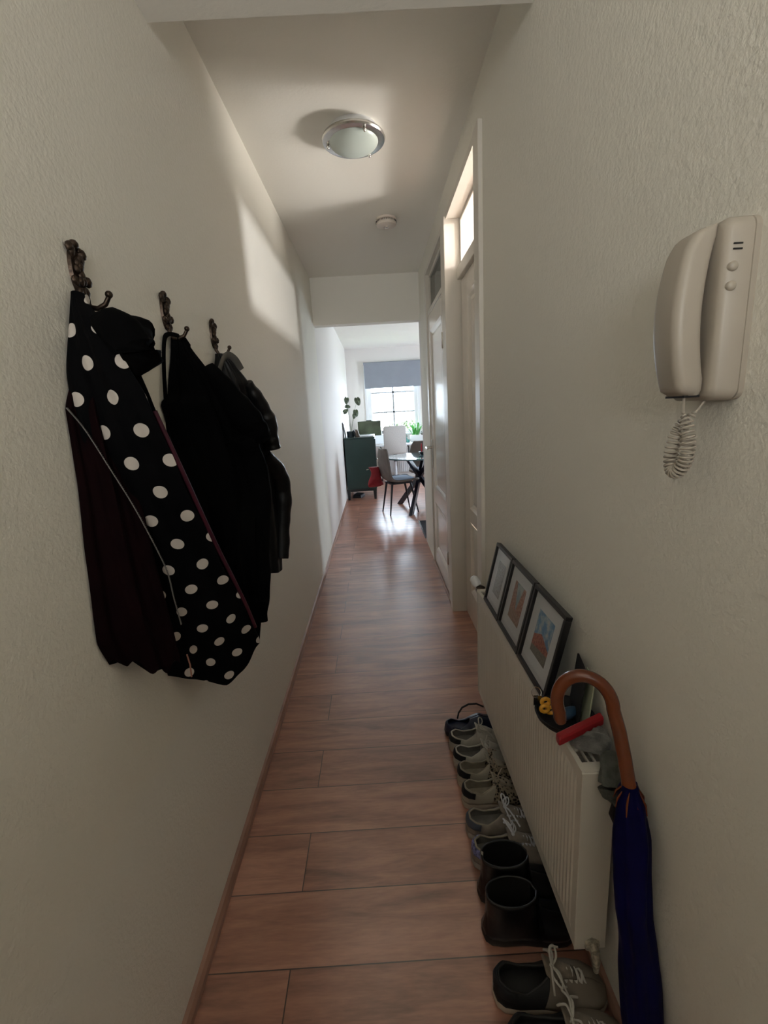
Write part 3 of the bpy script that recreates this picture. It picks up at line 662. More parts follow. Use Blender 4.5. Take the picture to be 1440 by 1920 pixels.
garment('body', M['dots'], t, 1.612, lambda s: table([(0, 0.80), (0.12, 0.765), (0.30, 0.70), (0.42, 0.72), (0.60, 0.775), (0.8, 0.78), (1, 0.80)], s),
        lambda z: table([(0.65, 0.985), (0.81, 0.955), (0.94, 0.915), (1.10, 0.870), (1.23, 0.83), (1.35, 0.80), (1.47, 0.812), (1.611, 0.868)], z),
        lambda z: table([(0.66, 1.17), (0.78, 1.135), (0.93, 1.045), (1.08, 0.955), (1.29, 0.86), (1.42, 0.815), (1.50, 0.80), (1.55, 0.815), (1.61, 0.872)], z),
        lambda z: table([(0.66, 0.175), (0.8, 0.178), (0.95, 0.175), (1.10, 0.165), (1.29, 0.150), (1.42, 0.135), (1.50, 0.110), (1.55, 0.080), (1.60, 0.030), (1.62, .015)], z),
        seed=8, fold=0.006, nf=3, back=0.045)
garment('back_flap', M['dots'], t, 1.50, lambda s: 0.80+0.1*s, lambda z: table([(0.8, 1.06), (1.1, 0.94), (1.3, 0.86), (1.5, 0.83)], z), lambda z: table([(0.8, 1.20), (0.95, 1.09), (1.1, 1.01), (1.3, 0.915), (1.42, 0.868), (1.5, 0.84)], z), lambda z: table([(0.8, 0.145), (1.1, 0.135), (1.3, 0.128), (1.5, 0.11)], z), seed=3, back=0.02)
hd = blob_loft([((LW+.05, 0.88, 1.565), .03), ((LW+.105, 0.835, 1.535), .050), ((LW+.125, 0.830, 1.500), .040), ((LW+.110, 0.835, 1.465), .018)], 'hood', M['blackcloth'], t, seed=11, flat=.7)
lt_ = MB(); lp = [(LW+.132, 0.835, 1.40), (LW+.150, 0.872, 1.28), (LW+.163, 0.945, 1.12), (LW+.170, 1.00, 1.02), (LW+.174, 1.06, 0.92), (LW+.177, 1.10, 0.84)]
lt_.tube([cr_([Vector(p) for p in lp], i/40*(len(lp)-1)) for i in range(41)], [0.0045]*41, 8, flat=1.0); lt_.build('lining_edge', M['maroon_lining'], t, True)
# --- second hook
t = thing('shoulder_bag', 'black bag with long thin strap on the middle hook', 'bag', (LW, 1.18, 1.60))
sp_ = [(LW+.030, 1.250, 1.597), (LW+.012, 1.235, 1.60), (LW+.010, 1.205, 1.58), (LW+.010, 1.175, 1.50), (LW+.012, 1.145, 1.37), (LW+.016, 1.125, 1.20), (LW+.02, 1.15, 1.05)]
MB().tube([cr_([Vector(p) for p in sp_], i/40*(len(sp_)-1)) for i in range(41)], 0.0058, 8, flat=.35, up=(1,0,0)).build('strap', M['blackcloth'], t, True)
sp_ = [(LW+.030, 1.250, 1.597), (LW+.026, 1.245, 1.57), (LW+.020, 1.235, 1.45), (LW+.018, 1.22, 1.30), (LW+.02, 1.20, 1.05)]
MB().tube([cr_([Vector(p) for p in sp_], i/40*(len(sp_)-1)) for i in range(41)], 0.0058, 8, flat=.35, up=(1,0,0)).build('strap', M['blackcloth'], t, True)
MB().loft([[(LW+.004+x_, p[0], p[1]) for p in rrect(1.11, 1.25, 0.86, 1.06, 0.02)] for x_ in (0, 0.03)]).build('bag_body', M['blackcloth'], t, True)
t = thing('black_coat', 'plain black coat hanging on the middle hook', 'coat', (LW, 1.3, 1.60), 'coats on the left wall')
garment('body', M['blackcloth'], t, 1.60, lambda s: 0.70+0.06*math.sin(6*s)+0.05*s,
        lambda z: table([(0.7, 1.30), (0.9, 1.26), (1.16, 1.185), (1.37, 1.165), (1.425, 1.140), (1.450, 1.190), (1.56, 1.246), (1.60, 1.262)], z),
        lambda z: table([(0.70, 1.28), (0.79, 1.345), (0.93, 1.315), (1.03, 1.335), (1.18, 1.44), (1.27, 1.42), (1.36, 1.38), (1.44, 1.33), (1.52, 1.275), (1.60, 1.268)], z),
        lambda z: table([(0.7, 0.13), (1.0, 0.14), (1.2, 0.14), (1.4, 0.12), (1.5, 0.09), (1.58, 0.045), (1.6, 0.035)], z), seed=21, fold=0.008, nf=4, back=0.05)
def sleeve(pts, rs, name, m, parent, sd=1):
    P_ = [Vector(p) for p in pts]; K = 50; rnd = random.Random(sd); ph = rnd.random()*6
    c = [cr_(P_, i/K*(len(P_)-1)) for i in range(K+1)]; r = [table([(k_/(len(rs)-1), rs[k_]) for k_ in range(len(rs))], i/K)*(1+.05*math.sin(i*.35+ph)+.03*math.sin(i*.8)) for i in range(K+1)]
    for k_, p in enumerate(c): p.x = max(p.x, LW+0.004+r[k_]*0.0+0.5*r[k_])
    return MB().tube(c, r, 18, flat=.75).build(name, m, parent, True)
sleeve([(LW+.07, 1.30, 1.52), (LW+.12, 1.35, 1.42), (LW+.155, 1.40, 1.345), (LW+.165, 1.425, 1.318)], [0.030, 0.055, 0.055, 0.030], 'sleeve', M['blackcloth'], t, 2)
sleeve([(LW+.12, 1.37, 1.33), (LW+.13, 1.43, 1.20), (LW+.125, 1.40, 1.02), (LW+.12, 1.35, 0.85), (LW+.11, 1.33, 0.75)], [0.045, 0.05, 0.045, 0.04, 0.036], 'sleeve', M['blackcloth'], t, 3)
MB().tube([(LW+.045, 1.25, 1.592), (LW+.052, 1.258, 1.575), (LW+.045, 1.268, 1.558)], 0.002, 6).build('hanging_loop', M['blackcloth'], t, True)
# --- third hook
t = thing('leather_jacket', 'black leather jacket with grey collar edge hanging on the farthest hook', 'jacket', (LW, 1.65, 1.60), 'coats on the left wall')
garment('body', M['leather'], t, 1.595, lambda s: 0.775+0.02*math.sin(8*s), 
        lambda z: table([(0.75, 1.50), (1.0, 1.47), (1.3, 1.48), (1.5, 1.53), (1.59, 1.595)], z),
        lambda z: table([(0.75, 1.80), (0.85, 1.83), (0.98, 1.86), (1.10, 1.90), (1.20, 1.80), (1.30, 1.745), (1.42, 1.71), (1.52, 1.65), (1.58, 1.61)], z),
        lambda z: table([(0.75, 0.10), (1.1, 0.105), (1.3, 0.11), (1.5, 0.09), (1.56, 0.06), (1.595, 0.035)], z), seed=31, fold=0.010, nf=5, back=0.05)
cl = [(LW+.018, 1.545, 1.50), (LW+.028, 1.565, 1.555), (LW+.042, 1.595, 1.588), (LW+.058, 1.625, 1.578), (LW+.070, 1.645, 1.545)]
M['greytrim'] = fabric('grey_worn_trim', (0.09, 0.085, 0.075), 0.6)
MB().tube([cr_([Vector(p) for p in cl], i/24*(len(cl)-1)) for i in range(25)], [0.013]*25, 10, flat=0.35).build('collar', M['greytrim'], t, True)
sleeve([(LW+.075, 1.66, 1.50), (LW+.11, 1.72, 1.38), (LW+.12, 1.74, 1.26)], [0.03, 0.048, 0.04], 'sleeve', M['leather'], t, 5)
sleeve([(LW+.08, 1.75, 1.24), (LW+.11, 1.86, 1.12), (LW+.10, 1.85, 0.95), (LW+.09, 1.80, 0.80)], [0.04, 0.05, 0.045, 0.04], 'sleeve', M['leather'], t, 6)
sp_ = [(LW+.095, 1.50, 1.20), (LW+.10, 1.53, 1.13), (LW+.105, 1.57, 1.06), (LW+.108, 1.60, 1.0)]
MB().tube([cr_([Vector(p) for p in sp_], i/20*3) for i in range(21)], 0.0022, 6).build('zip', M['metal'], t, True)

# ------------------------------------------------------------------ shoes
def shoe(name, label, y, x, L_=0.245, W_=0.088, upper=None, sole=None, heel=None, lining=None, rim=None, lace=None, collar=0.070, boot=0.0, rot=0.0, bow=2, seed=0, group='shoes lined up under the radiator', tongue=None, pull=None, throat=0.50, toe_h=0.045, cat='shoe'):
    t = thing(name, label, cat, (x, y, 0), group, local=True, rz=rot)
    rnd = random.Random(seed)
    def half(s):   # footprint half width from heel 0 to toe 1
        T_ = [(0, 0.0), (0.02, 0.42), (0.08, 0.66), (0.2, 0.76), (0.4, 0.76), (0.55, 0.88), (0.7, 1.0), (0.82, 0.97), (0.92, 0.74), (0.97, 0.48), (1.0, 0.0)]
        return table(T_, s)*W_/2
    NS = 44
    def outline(scale=1.0, ex=0.0):
        pts = []
        ss = [0.5-0.5*math.cos(PI*i/NS) for i in range(NS+1)]
        for s in ss: pts.append((s*L_+ex*(2*s-1), -(half(s)*scale+ex*(1 if 0 < s < 1 else 0))))
        for s in reversed(ss[1:-1]): pts.append((s*L_+ex*(2*s-1), half(s)*scale+ex))
        return pts, ss + list(reversed(ss[1:-1]))
    o1, ss = outline(1.0, 0.003)
    solez = 0.026
    MB().loft([[(p[0], p[1], 0.0) for p in outline(.94)[0]], [(p[0], p[1], 0.006) for p in outline(1.0, .001)[0]], [(p[0], p[1], solez*.6) for p in o1], [(p[0], p[1], solez) for p in outline(1.0, .001)[0]]]).build('sole', sole, t, True)
    # upper
    hgt = lambda s: table([(0, collar+boot), (0.1, collar+boot-0.004), (0.25, collar-0.016+boot), (0.38, collar-0.006+boot), (throat, collar+0.012+boot*1.0)] if not boot else [(0, collar+boot), (throat, collar+boot)], s)
    ridge = lambda s: table([(throat, collar+0.012), (0.62, 0.076), (0.75, 0.062), (0.88, toe_h+0.006), (0.96, toe_h-0.008), (1.0, solez+0.004)], s)
    chw = lambda s: (0.026+0.002*math.sin(s*8))*min(1, math.sqrt(max(0, s/0.10)))*min(1, max(0, (throat+0.02-s)/(throat*0.5)))**0.5
    NV = 12; rings = []
    for v in range(NV+1):
        a = v/NV*PI/2; ring = []
        for (px, py), s in zip(outline(1.0)[0], ss):
            if s < throat: tx, ty, tz = max(0.012, s*L_*1.0+0.008*(1-s/throat)), math.copysign(chw(s), py if py else 1), hgt(s)
            else: tx, ty, tz = s*L_*0.985, 0.0, ridge(s)
            if boot and s < throat: ty = math.copysign(0.040*math.sqrt(max(0, 1-((s*L_-0.075)/0.066)**2)) if abs(s*L_-0.075) < 0.066 else 0, py if py else 1); tx = min(max(s*L_, 0.012), 0.142)
            if boot and s >= throat: pass
            wv = (1-math.cos(a))**(1.0 if s >= throat else 0.8); hv = math.sin(a)**0.85
            if boot and s < throat: wv = min(1, v/NV*2.0); hv = v/NV
            ring.append((lerp(px, tx, wv), lerp(py, ty, wv), lerp(solez-.002, tz, hv)))
        rings.append(ring)
    u_ = MB().loft(rings, cap=False)
    u_.build('upper', upper, t, True, solid=0.0035)
    top = rings[-1]; idx = [i for i, s in enumerate(ss) if s <= throat*0.98]
    right = [top[i] for i in idx if i <= NS]; left = [top[i] for i in idx if i > NS]
    loop = list(reversed(right)) + list(reversed(left))
    MB().tube(loop, 0.0028, 8).build('collar_rim', rim or lining, t, True)
    ins = [(p[0]*.97+.003, p[1]*.88, 0.030) for p in outline(1.0)[0]]
    MB().loft([ins, [(p[0], p[1], .033) for p in ins]]).build('insole', lining, t)
    # inner lining wall
    lr = []
    for v in range(NV+1):
        lr.append([(lerp(p[0], 0.08, 0.045), p[1]*0.90, p[2]-0.001) for p in (rings[v][i] for i in ([*reversed([i for i in idx if i <= NS])] + [*reversed([i for i in idx if i > NS])]))])
    MB().loft(lr, cap=False, closed=False).build('lining', lining, t, True)
    if heel:
        q = MB(); hr = []
        for v in range(4, NV+1):
            row = [rings[v][i] for i in ([*reversed([i for i in range(len(ss)) if ss[i] < 0.20 and i <= NS])] + [*reversed([i for i in range(len(ss)) if ss[i] < 0.20 and i > NS])])]
            hr.append([(p[0]-0.0032, p[1]*1.10, p[2]-0.0005) for p in row])
        q.loft(hr, cap=False, closed=False).build('heel_patch', heel, t, True, solid=0.002)
    if tongue:
        rr_ = []
        for i in range(12):
            u = i/11; s = lerp(0.72, throat-0.055, u); z = (ridge(max(s, throat)) if s > throat else collar+0.012+boot*.6+(throat-s)*0.22) + 0.004
            wv = lerp(0.012, 0.024, u)*(1 if i < 11 else .8)
            rr_.append([(s*L_, wv*math.cos(PI*j/8), z+0.006*math.sin(PI*j/8)) for j in range(9)])
        MB().loft(rr_, cap=False, closed=False).build('tongue', tongue, t, True, solid=0.004)
    if lace:
        q = MB()
        for i in range(6):
            s = lerp(throat+.03, 0.76, i/5); z = ridge(s)+0.006; w_ = 0.020-0.001*i
            s2 = s+0.045
            for sg in (-1, 1):
                q.tube([(s*L_, sg*w_, z-0.009), (s*L_+.003, sg*w_*.6, z+.001), ((s+s2)/2*L_, 0, z+0.003), (s2*L_, -sg*w_, ridge(s2)-.004)], 0.0027, 6, flat=.6)
        k0 = Vector((throat*L_+.004, 0, ridge(throat)+0.012))
        for b_i in range(bow):
            for sg in (-1, 1):
                l1 = 0.034+rnd.random()*.024; ang = sg*(0.8+rnd.random()*.9) + (PI if rnd.random() < .25 else 0)
                dx, dy = math.cos(ang), math.sin(ang); lift = 0.004+rnd.random()*.024
                nx, ny = -dy, dx
                if b_i == 0:
                    c = [k0, k0+Vector((dx*l1*.5+nx*.008, dy*l1*.5+ny*.008, lift)), k0+Vector((dx*l1, dy*l1, lift*.6)), k0+Vector((dx*l1*.5-nx*.008, dy*l1*.5-ny*.008, lift*.4)), k0]
                else:
                    c = [k0, k0+Vector((dx*l1*.5, dy*l1*.5, lift*.7)), k0+Vector((dx*l1+nx*.006, dy*l1+ny*.006, -.004)), k0+Vector((dx*l1*1.3+.01, dy*l1*1.25, -.018))]
                q.tube([cr_(c, i/14*(len(c)-1)) for i in range(15)], 0.0025, 6)
        q.sphere(k0, 0.006, 8)
        q.build('laces', lace, t, True)
    if pull:
        MB().add([(0.012, -.008, collar+boot-.03), (0.012, .010, collar+boot-.03), (0.010, .004, collar+boot+.012), (0.016, 0, collar+boot+.012)], [(0,1,2),(0,2,3),(0,3,1),(1,3,2)]).build('pull_tab', pull, t)
    return t
def leopard():
    m = mat('leopard_print', (0.3, 0.24, 0.17), 0.8); nt = m.node_tree; N = nt.nodes; L = nt.links
    tc = N.new('ShaderNodeTexCoord'); v = N.new('ShaderNodeTexVoronoi'); v.inputs['Scale'].default_value = 95; L.new(tc.outputs['Object'], v.inputs['Vector'])
    r = N.new('ShaderNodeValToRGB'); e = r.color_ramp.elements; e[0].position = 0.30; e[0].color = (0.02, 0.014, 0.01, 1); e[1].position = 0.42; e[1].color = (0.36, 0.29, 0.21, 1)
    L.new(v.outputs['Distance'], r.inputs[0]); L.new(r.outputs[0], N['Principled BSDF'].inputs['Base Color']); return m
def split_mat(name, a, b_, x0, two=None):
    m = mat(name, a, 0.8, bump=(250, .4, .001)); nt = m.node_tree; N = nt.nodes; L = nt.links
    tc = N.new('ShaderNodeTexCoord'); sp = N.new('ShaderNodeSeparateXYZ'); L.new(tc.outputs['Object'], sp.inputs[0])
    ad = N.new('ShaderNodeMath'); ad.operation = 'MULTIPLY_ADD'; ad.inputs[1].default_value = -0.35; L.new(sp.outputs[2], ad.inputs[0]); L.new(sp.outputs[0], ad.inputs[2])
    g = N.new('ShaderNodeMath'); g.operation = 'GREATER_THAN'; g.inputs[1].default_value = x0; L.new(ad.outputs[0], g.inputs[0])
    mx = N.new('ShaderNodeMix'); mx.data_type = 'RGBA'; L.new(g.outputs[0], mx.inputs['Factor']); mx.inputs['A'].default_value = (*a, 1); mx.inputs['B'].default_value = (*b_, 1)
    if two:
        v = N.new('ShaderNodeTexVoronoi'); v.inputs['Scale'].default_value = 110; L.new(tc.outputs['Object'], v.inputs['Vector'])
        r = N.new('ShaderNodeValToRGB'); e = r.color_ramp.elements; e[0].position = 0.40; e[0].color = (*two, 1); e[1].position = 0.52; e[1].color = (*b_, 1)
        L.new(v.outputs['Distance'], r.inputs[0]); L.new(r.outputs[0], mx.inputs['B'])
    L.new(mx.outputs['Result'], N['Principled BSDF'].inputs['Base Color']); return m
LEO2 = split_mat('cream_and_leopard_upper', (0.38, 0.34, 0.27), (0.33, 0.27, 0.19), 0.088, (0.02, 0.014, 0.01))
RUN = split_mat('black_heel_beige_toe_upper', (0.006, 0.006, 0.007), (0.20, 0.165, 0.125), 0.098)
W1 = mat('white_shoe_leather', (0.46, 0.43, 0.37), 0.5, noise=(30, .12)); W2 = mat('offwhite_rubber', (0.46, 0.40, 0.32), 0.6, noise=(20, .15))
BH = mat('black_suede', (0.006, 0.006, 0.008), 0.8); LG = mat('grey_lining', (0.19, 0.18, 0.16), 0.85, noise=(40, .15)); LC = mat('cream_lining', (0.33, 0.29, 0.22), 0.85, noise=(40, .15))
LW_ = mat('white_lace', (0.52, 0.49, 0.43), 0.8); LB = mat('bright_white_lace', (0.62, 0.62, 0.66), 0.8); LEO = leopard()
GH = mat('slate_heel', (0.06, 0.075, 0.10), 0.6); TAN = mat('taupe_leather', (0.26, 0.22, 0.18), 0.6, noise=(30, .2)); NAVY = mat('navy_rubber', (0.004, 0.010, 0.035), 0.35)
BLKL = mat('black_boot_leather', (0.004, 0.004, 0.005), 0.35, bump=(60, .2, .002)); SUE = mat('beige_suede', (0.20, 0.165, 0.125), 0.9, noise=(60, .25), bump=(250, .5, .001)); BLUE = mat('indigo_white_print', (0.16, 0.17, 0.36), 0.5, noise=(150, .9))
DIRTY = mat('worn_grey_midsole', (0.30, 0.28, 0.25), 0.7, noise=(25, .25)); BLS = mat('black_sole', (0.01, 0.01, 0.01), 0.6)
# navy clog
t = shoe('clog', 'dark navy rubber clog with strap, farthest in the row under the radiator', 1.690, 0.222, 0.24, 0.10, NAVY, NAVY, None, NAVY, NAVY, None, collar=0.050, throat=0.46, toe_h=0.055, seed=2)
MB().tube([(0.060, 0.030, 0.045), (0.066, 0.032, 0.070), (0.082, 0.034, 0.094), (0.110, 0.035, 0.108), (0.145, 0.035, 0.108), (0.175, 0.034, 0.092)], 0.005, 8, flat=.7).build('strap', M['felt'], t, True)
shoe('sneaker', 'white low sneaker with black heel and grey lining beside the navy clog', 1.598, 0.226, 0.243, 0.090, W1, W2, BH, LG, W1, LW_, seed=4, tongue=W1)
shoe('sneaker', 'white low sneaker with black heel, between grey lined one and leopard print ones', 1.507, 0.228, 0.243, 0.090, W1, W2, BH, LG, W1, LW_, seed=5, tongue=W1)
shoe('sneaker', 'cream sneaker with leopard print front, farther of the leopard pair', 1.418, 0.228, 0.240, 0.088, LEO2, W2, BH, LC, LC, LEO, seed=6, tongue=LC, bow=3, collar=0.075)
shoe('sneaker', 'cream sneaker with leopard print front, nearer of the leopard pair', 1.330, 0.228, 0.240, 0.088, LEO2, W2, BH, LC, LC, LEO, seed=7, tongue=LC, bow=3, collar=0.075)
shoe('sneaker', 'taupe sneaker with slate heel and bright white bow laces', 1.215, 0.220, 0.245, 0.095, TAN, DIRTY, GH, LG, LC, LB, seed=8, tongue=TAN, bow=2)
shoe('sneaker', 'grey sneaker with blue printed heel, directly beyond the black boots', 1.118, 0.218, 0.245, 0.095, TAN, DIRTY, BLUE, LG, LC, LB, seed=9, tongue=TAN)
shoe('ankle_boot', 'black ankle boot with white lined pull tab, farther of the boot pair', 1.020, 0.215, 0.245, 0.094, BLKL, BLS, None, BLS, BLS, None, collar=0.075, boot=0.065, seed=10, pull=W1, throat=0.58, cat='boot')
shoe('ankle_boot', 'black ankle boot, nearer of the boot pair', 0.922, 0.205, 0.25, 0.096, BLKL, BLS, None, BLS, BLS, None, collar=0.075, boot=0.060, seed=11, throat=0.58, cat='boot')
shoe('running_shoe', 'black and beige suede running shoe with loose white laces under radiator end', 0.788, 0.200, 0.262, 0.098, RUN, W2, BH, BLS, BLS, LW_, seed=12, tongue=SUE, bow=3, group='worn suede running shoes', rot=-0.03)
shoe('running_shoe', 'black and beige suede running shoe with loose laces, nearest shoe of all', 0.692, 0.208, 0.262, 0.098, RUN, W2, BH, BLS, BLS, LW_, seed=13, tongue=SUE, bow=3, group='worn suede running shoes', rot=-0.03)

# ------------------------------------------------------------------ living room window, blind, outside
q = MB(); fy0, fy1 = 9.40, 9.46
def bar(x0, x1, z0, z1, y0=fy0, y1=fy1): q.box((x0, y0, z0), (x1, y1, z1))
bar(wx0, wx0+.09, wz0, wz1); bar(wx1-.07, wx1, wz0, wz1); bar(wx0+.09, wx1-.07, wz0, wz0+.07); bar(wx0+.09, wx1-.07, wz1-.08, wz1)
W_ = struct(q.build('window_3', M['winwhite'], bevel=0.004))
MUN = mat('muntin_grey', (0.35, 0.36, 0.36), .5); q = MB()
bar(0.372, 0.408, wz0+.07, wz1-.08, 9.41, 9.44); 
for z in (1.335, 1.725): bar(wx0+.09, wx1-.07, z-.006, z+.026, 9.41, 9.44)
q.build('muntin', MUN, W_); MB().box((wx0+.09, 9.428, wz0+.07), (wx1-.07, 9.432, wz1-.08)).build('pane', M['pane'], W_)
q = MB(); q.box((wx0-.04, 9.355, wz0-.05), (wx0, 9.375, wz1+.04)); q.box((wx1, 9.355, wz0-.05), (wx1+.05, 9.375, wz1+.04)); q.box((wx0-.06, 9.28, wz0-.03), (wx1+.25, 9.41, wz0)); struct(q.build('trim_8', M['winwhite'], bevel=.004))
t = thing('roller_blind', 'grey roller blind half lowered over the far window', 'blind', (0.4, 9.31, 2.32))
M['blind'] = mat('grey_blind_cloth', (0.27, 0.29, 0.33), 0.8, noise=(6, .04))
MB().box((-0.165, 9.30, 1.835), (0.968, 9.303, 2.30)).build('blind_cloth', M['blind'], t)
MB().tube([(-0.175, 9.318, 2.305), (0.975, 9.318, 2.305)], 0.020, 14).build('roller', M['blind'], t, True)
MB().box((-0.165, 9.297, 1.822), (0.968, 9.306, 1.837)).build('bottom_bar', M['blind'], t)
q = MB()
for z0_ in (0.0,):
    q.box((3.24, 6.85, 0.0), (3.27, 6.92, 2.3)); q.box((3.24, 7.48, 0.0), (3.27, 7.55, 2.3)); q.box((3.24, 6.92, 0), (3.27, 7.48, .08)); q.box((3.24, 6.92, 2.22), (3.27, 7.48, 2.3))
W4 = struct(q.build('added_window', M['winwhite'])); MB().box((3.252, 6.92, 0.08), (3.256, 7.48, 2.22)).build('pane', M['pane'], W4)  # unseen glazed opening, added to let more light into the living room
M['leafout'] = mat('garden_leaf', (0.035, 0.05, 0.012), 0.6, noise=(2, .4)); M['twig'] = mat('twig_bark', (0.12, 0.09, 0.06), .8)
M['grass'] = mat('lawn', (0.10, 0.16, 0.04), .9, noise=(3, .3))
struct(MB().box((-12, 9.6, -3.2), (14, 34, -3.0)).build('ground', M['grass']))
def leaves(mb, c, r, n, s, rnd):
    for _ in range(n):
        p = Vector((rnd.gauss(0, 1), rnd.gauss(0, 1), rnd.gauss(0, 1))); p.normalize(); p *= r*rnd.random()**0.4; p = Vector(c)+Vector((p.x, p.y, p.z*.8))
        a = Vector((rnd.uniform(-1,1), rnd.uniform(-1,1), rnd.uniform(-1,1))).normalized(); b_ = a.orthogonal().normalized()
        mb.add([p-a*s, p+b_*s*.45, p+a*s, p-b_*s*.45], [(0,1,2,3)])
for k_, (x, y, z, r, n, lb) in enumerate(((1.15, 16.0, 0.1, 1.15, 6500, 'leafy green shrub outside the far window on the right'), (-1.3, 17.5, -0.35, 1.0, 3500, 'leafy shrub outside the far window on the left'))):
    rnd = random.Random(40+k_); t = thing('garden_shrub', lb, 'shrub', (x, y, -3.0), 'shrubs in the garden')
    q = MB(); leaves(q, (x, y, z), r, n, 0.085, rnd); q.build('foliage', M['leafout'], t)['kind'] = 'stuff'
    MB().tube([(x, y, -3.0), (x+.05, y, -1.5), (x, y, z)], [0.07, .05, .03], 8).build('trunk', M['twig'], t, True)
t = thing('garden_tree', 'slim tree with sparse branches outside the far window', 'tree', (0.3, 14.0, -3.0)); rnd = random.Random(77)
q = MB(); q2 = MB(); q.tube([(0.25, 14, -3), (0.28, 14, -1), (0.22, 14, 0.7)], [.05, .035, .02], 8)
for i in range(10):
    z = rnd.uniform(-0.2, 0.75); a = rnd.uniform(0, 6.28); e = Vector((0.24+math.cos(a)*.55, 14+math.sin(a)*.5, z+rnd.uniform(.3, 1.0)))
    q.tube([(0.24, 14, z), tuple(Vector((0.24, 14, z)).lerp(e, .5)+Vector((0, 0, .06))), tuple(e)], [.012, .008, .003], 6); leaves(q2, e, .16, 10, .035, rnd)
q.build('trunk', M['twig'], t, True); q2.build('foliage', M['leafout'], t)['kind'] = 'stuff'

# ------------------------------------------------------------------ living room furniture
GRN = mat('dark_green_lacquer', (0.012, 0.042, 0.038), 0.3, noise=(4, .1)); GRND = mat('black_green_foot', (0.006, 0.012, 0.014), .4)
t = thing('sideboard', 'dark green tall cabinet on short tapered feet against the left living room wall', 'cabinet', (-0.28, 7.5, 0))
MB().box((-0.505, 7.12, 0.175), (-0.035, 8.02, 0.972)).build('body', GRN, t, bevel=.003)
MB().box((-0.512, 7.112, 0.972), (-0.026, 8.03, 0.992)).build('top', GRN, t, bevel=.003)
for y0 in (7.14, 7.58):
    dr = MB().box((-0.035, y0, 0.19), (-0.020, y0+.42, 0.96)).build('door', GRN, t, bevel=.002)
    MB().sphere((-0.012, y0+(.38 if y0 < 7.3 else .04), 0.6), 0.012, 10).build('knob', M['metal'], dr, True)
q = MB().box((-0.505, 7.13, 0.135), (-0.04, 7.16, 0.175)); q.build('plinth_rail', GRND, t)
for (x, y) in ((-0.49, 7.14), (-0.07, 7.14), (-0.49, 7.97), (-0.07, 7.97)):
    MB().loft([[(x-.018, y-.018, 0), (x+.018, y-.018, 0), (x+.018, y+.018, 0), (x-.018, y+.018, 0)], [(x-.03, y-.02, .175), (x+.03, y-.02, .175), (x+.03, y+.03, .175), (x-.03, y+.03, .175)]]).build('leg', GRND, t)
tag(MB().add([(-0.45,7.3,0),(-0.30,7.25,0),(-0.24,7.42,0),(-0.38,7.5,0),(-0.44,7.32,.05),(-0.31,7.27,.05),(-0.25,7.41,.06),(-0.38,7.48,.07)], [(0,3,2,1),(4,5,6,7),(0,1,5,4),(1,2,6,5),(2,3,7,6),(3,0,4,7)]).build('slipper', mat('dark_slipper', (.02,.02,.025), .6), bevel=.012), 'dark slipper lying under the green cabinet', 'slipper')
# on the sideboard
POT = mat('dark_teal_pot', (0.014, 0.030, 0.036), .4)
t = thing('potted_plant', 'houseplant with few patterned heart leaves on thin stems on the green cabinet', 'plant', (-0.40, 7.30, 0.992))
MB().lathe([(0.045, .992), (0.058, .995), (0.066, 1.085), (0.060, 1.087), (0.054, 1.07), (0.001, 1.07)], 28, (-0.405, 7.30, 0)).build('pot', POT, t, True)
LV = mat('dark_veined_leaf', (0.075, 0.10, 0.055), .45, noise=(40, .7)); STM = mat('pale_stem', (0.25, .30, .2), .6)
for (x, y, z, s, a, tl) in ((-0.435, 7.34, 1.575, .062, -.2, .2), (-0.43, 7.30, 1.475, .05, 2.2, .5), (-0.462, 7.26, 1.40, .055, 3.6, .3), (-0.262, 7.31, 1.555, .075, .5, .1), (-0.30, 7.27, 1.375, .065, .3, .0), (-0.325, 7.25, 1.330, .05, -.4, .2)):
    MB().tube([(-0.395, 7.30, 1.06), (lerp(-.395, x, .35), 7.30, lerp(1.06, z, .5)), (lerp(-.395, x, .8), y, lerp(1.06, z, .9)), (x, y, z+s*.6)], 0.0022, 6).build('stem', STM, t, True)
    q = MB(); pts = []; NL = 24
    for i in range(NL):
        g = 2*PI*i/NL; rx = s*.62*math.sin(g)*(1+.25*math.cos(g)); rz = s*(math.cos(g)*.95-.1+.28*math.exp(-abs(g-0)*3)*-1)
        rx, rz = rx*math.cos(a*.6)-rz*math.sin(a*.6), rx*math.sin(a*.6)+rz*math.cos(a*.6)
        pts.append((rx, rz))
    q.loft([[(x+p[0]*k_, y-.012*(1-k_)+abs(p[0])*.35*tl+p[1]*.25, z+p[1]*k_) for p in pts] for k_ in (1, .6, .2, .02)], cap=False); q.build('leaf', LV, t, True, solid=.002)
t = thing('leaning_frame', 'thin black frame leaning on the wall on the green cabinet', 'picture', (-.49, 7.45, .992))
slab(MB(), [(-0.49, 7.22, .993), (-0.49, 7.52, .993), (-0.522, 7.52, 1.23), (-0.522, 7.22, 1.23)], .010).build('frame', M['black'], t)
slab(MB(), [(-0.478, 7.24, 1.01), (-0.478, 7.50, 1.01), (-0.506, 7.50, 1.215), (-0.506, 7.24, 1.215)], .002).build('print', M['matboard'], t)
BRN = mat('brown_card', (0.16, 0.12, 0.085), .6)
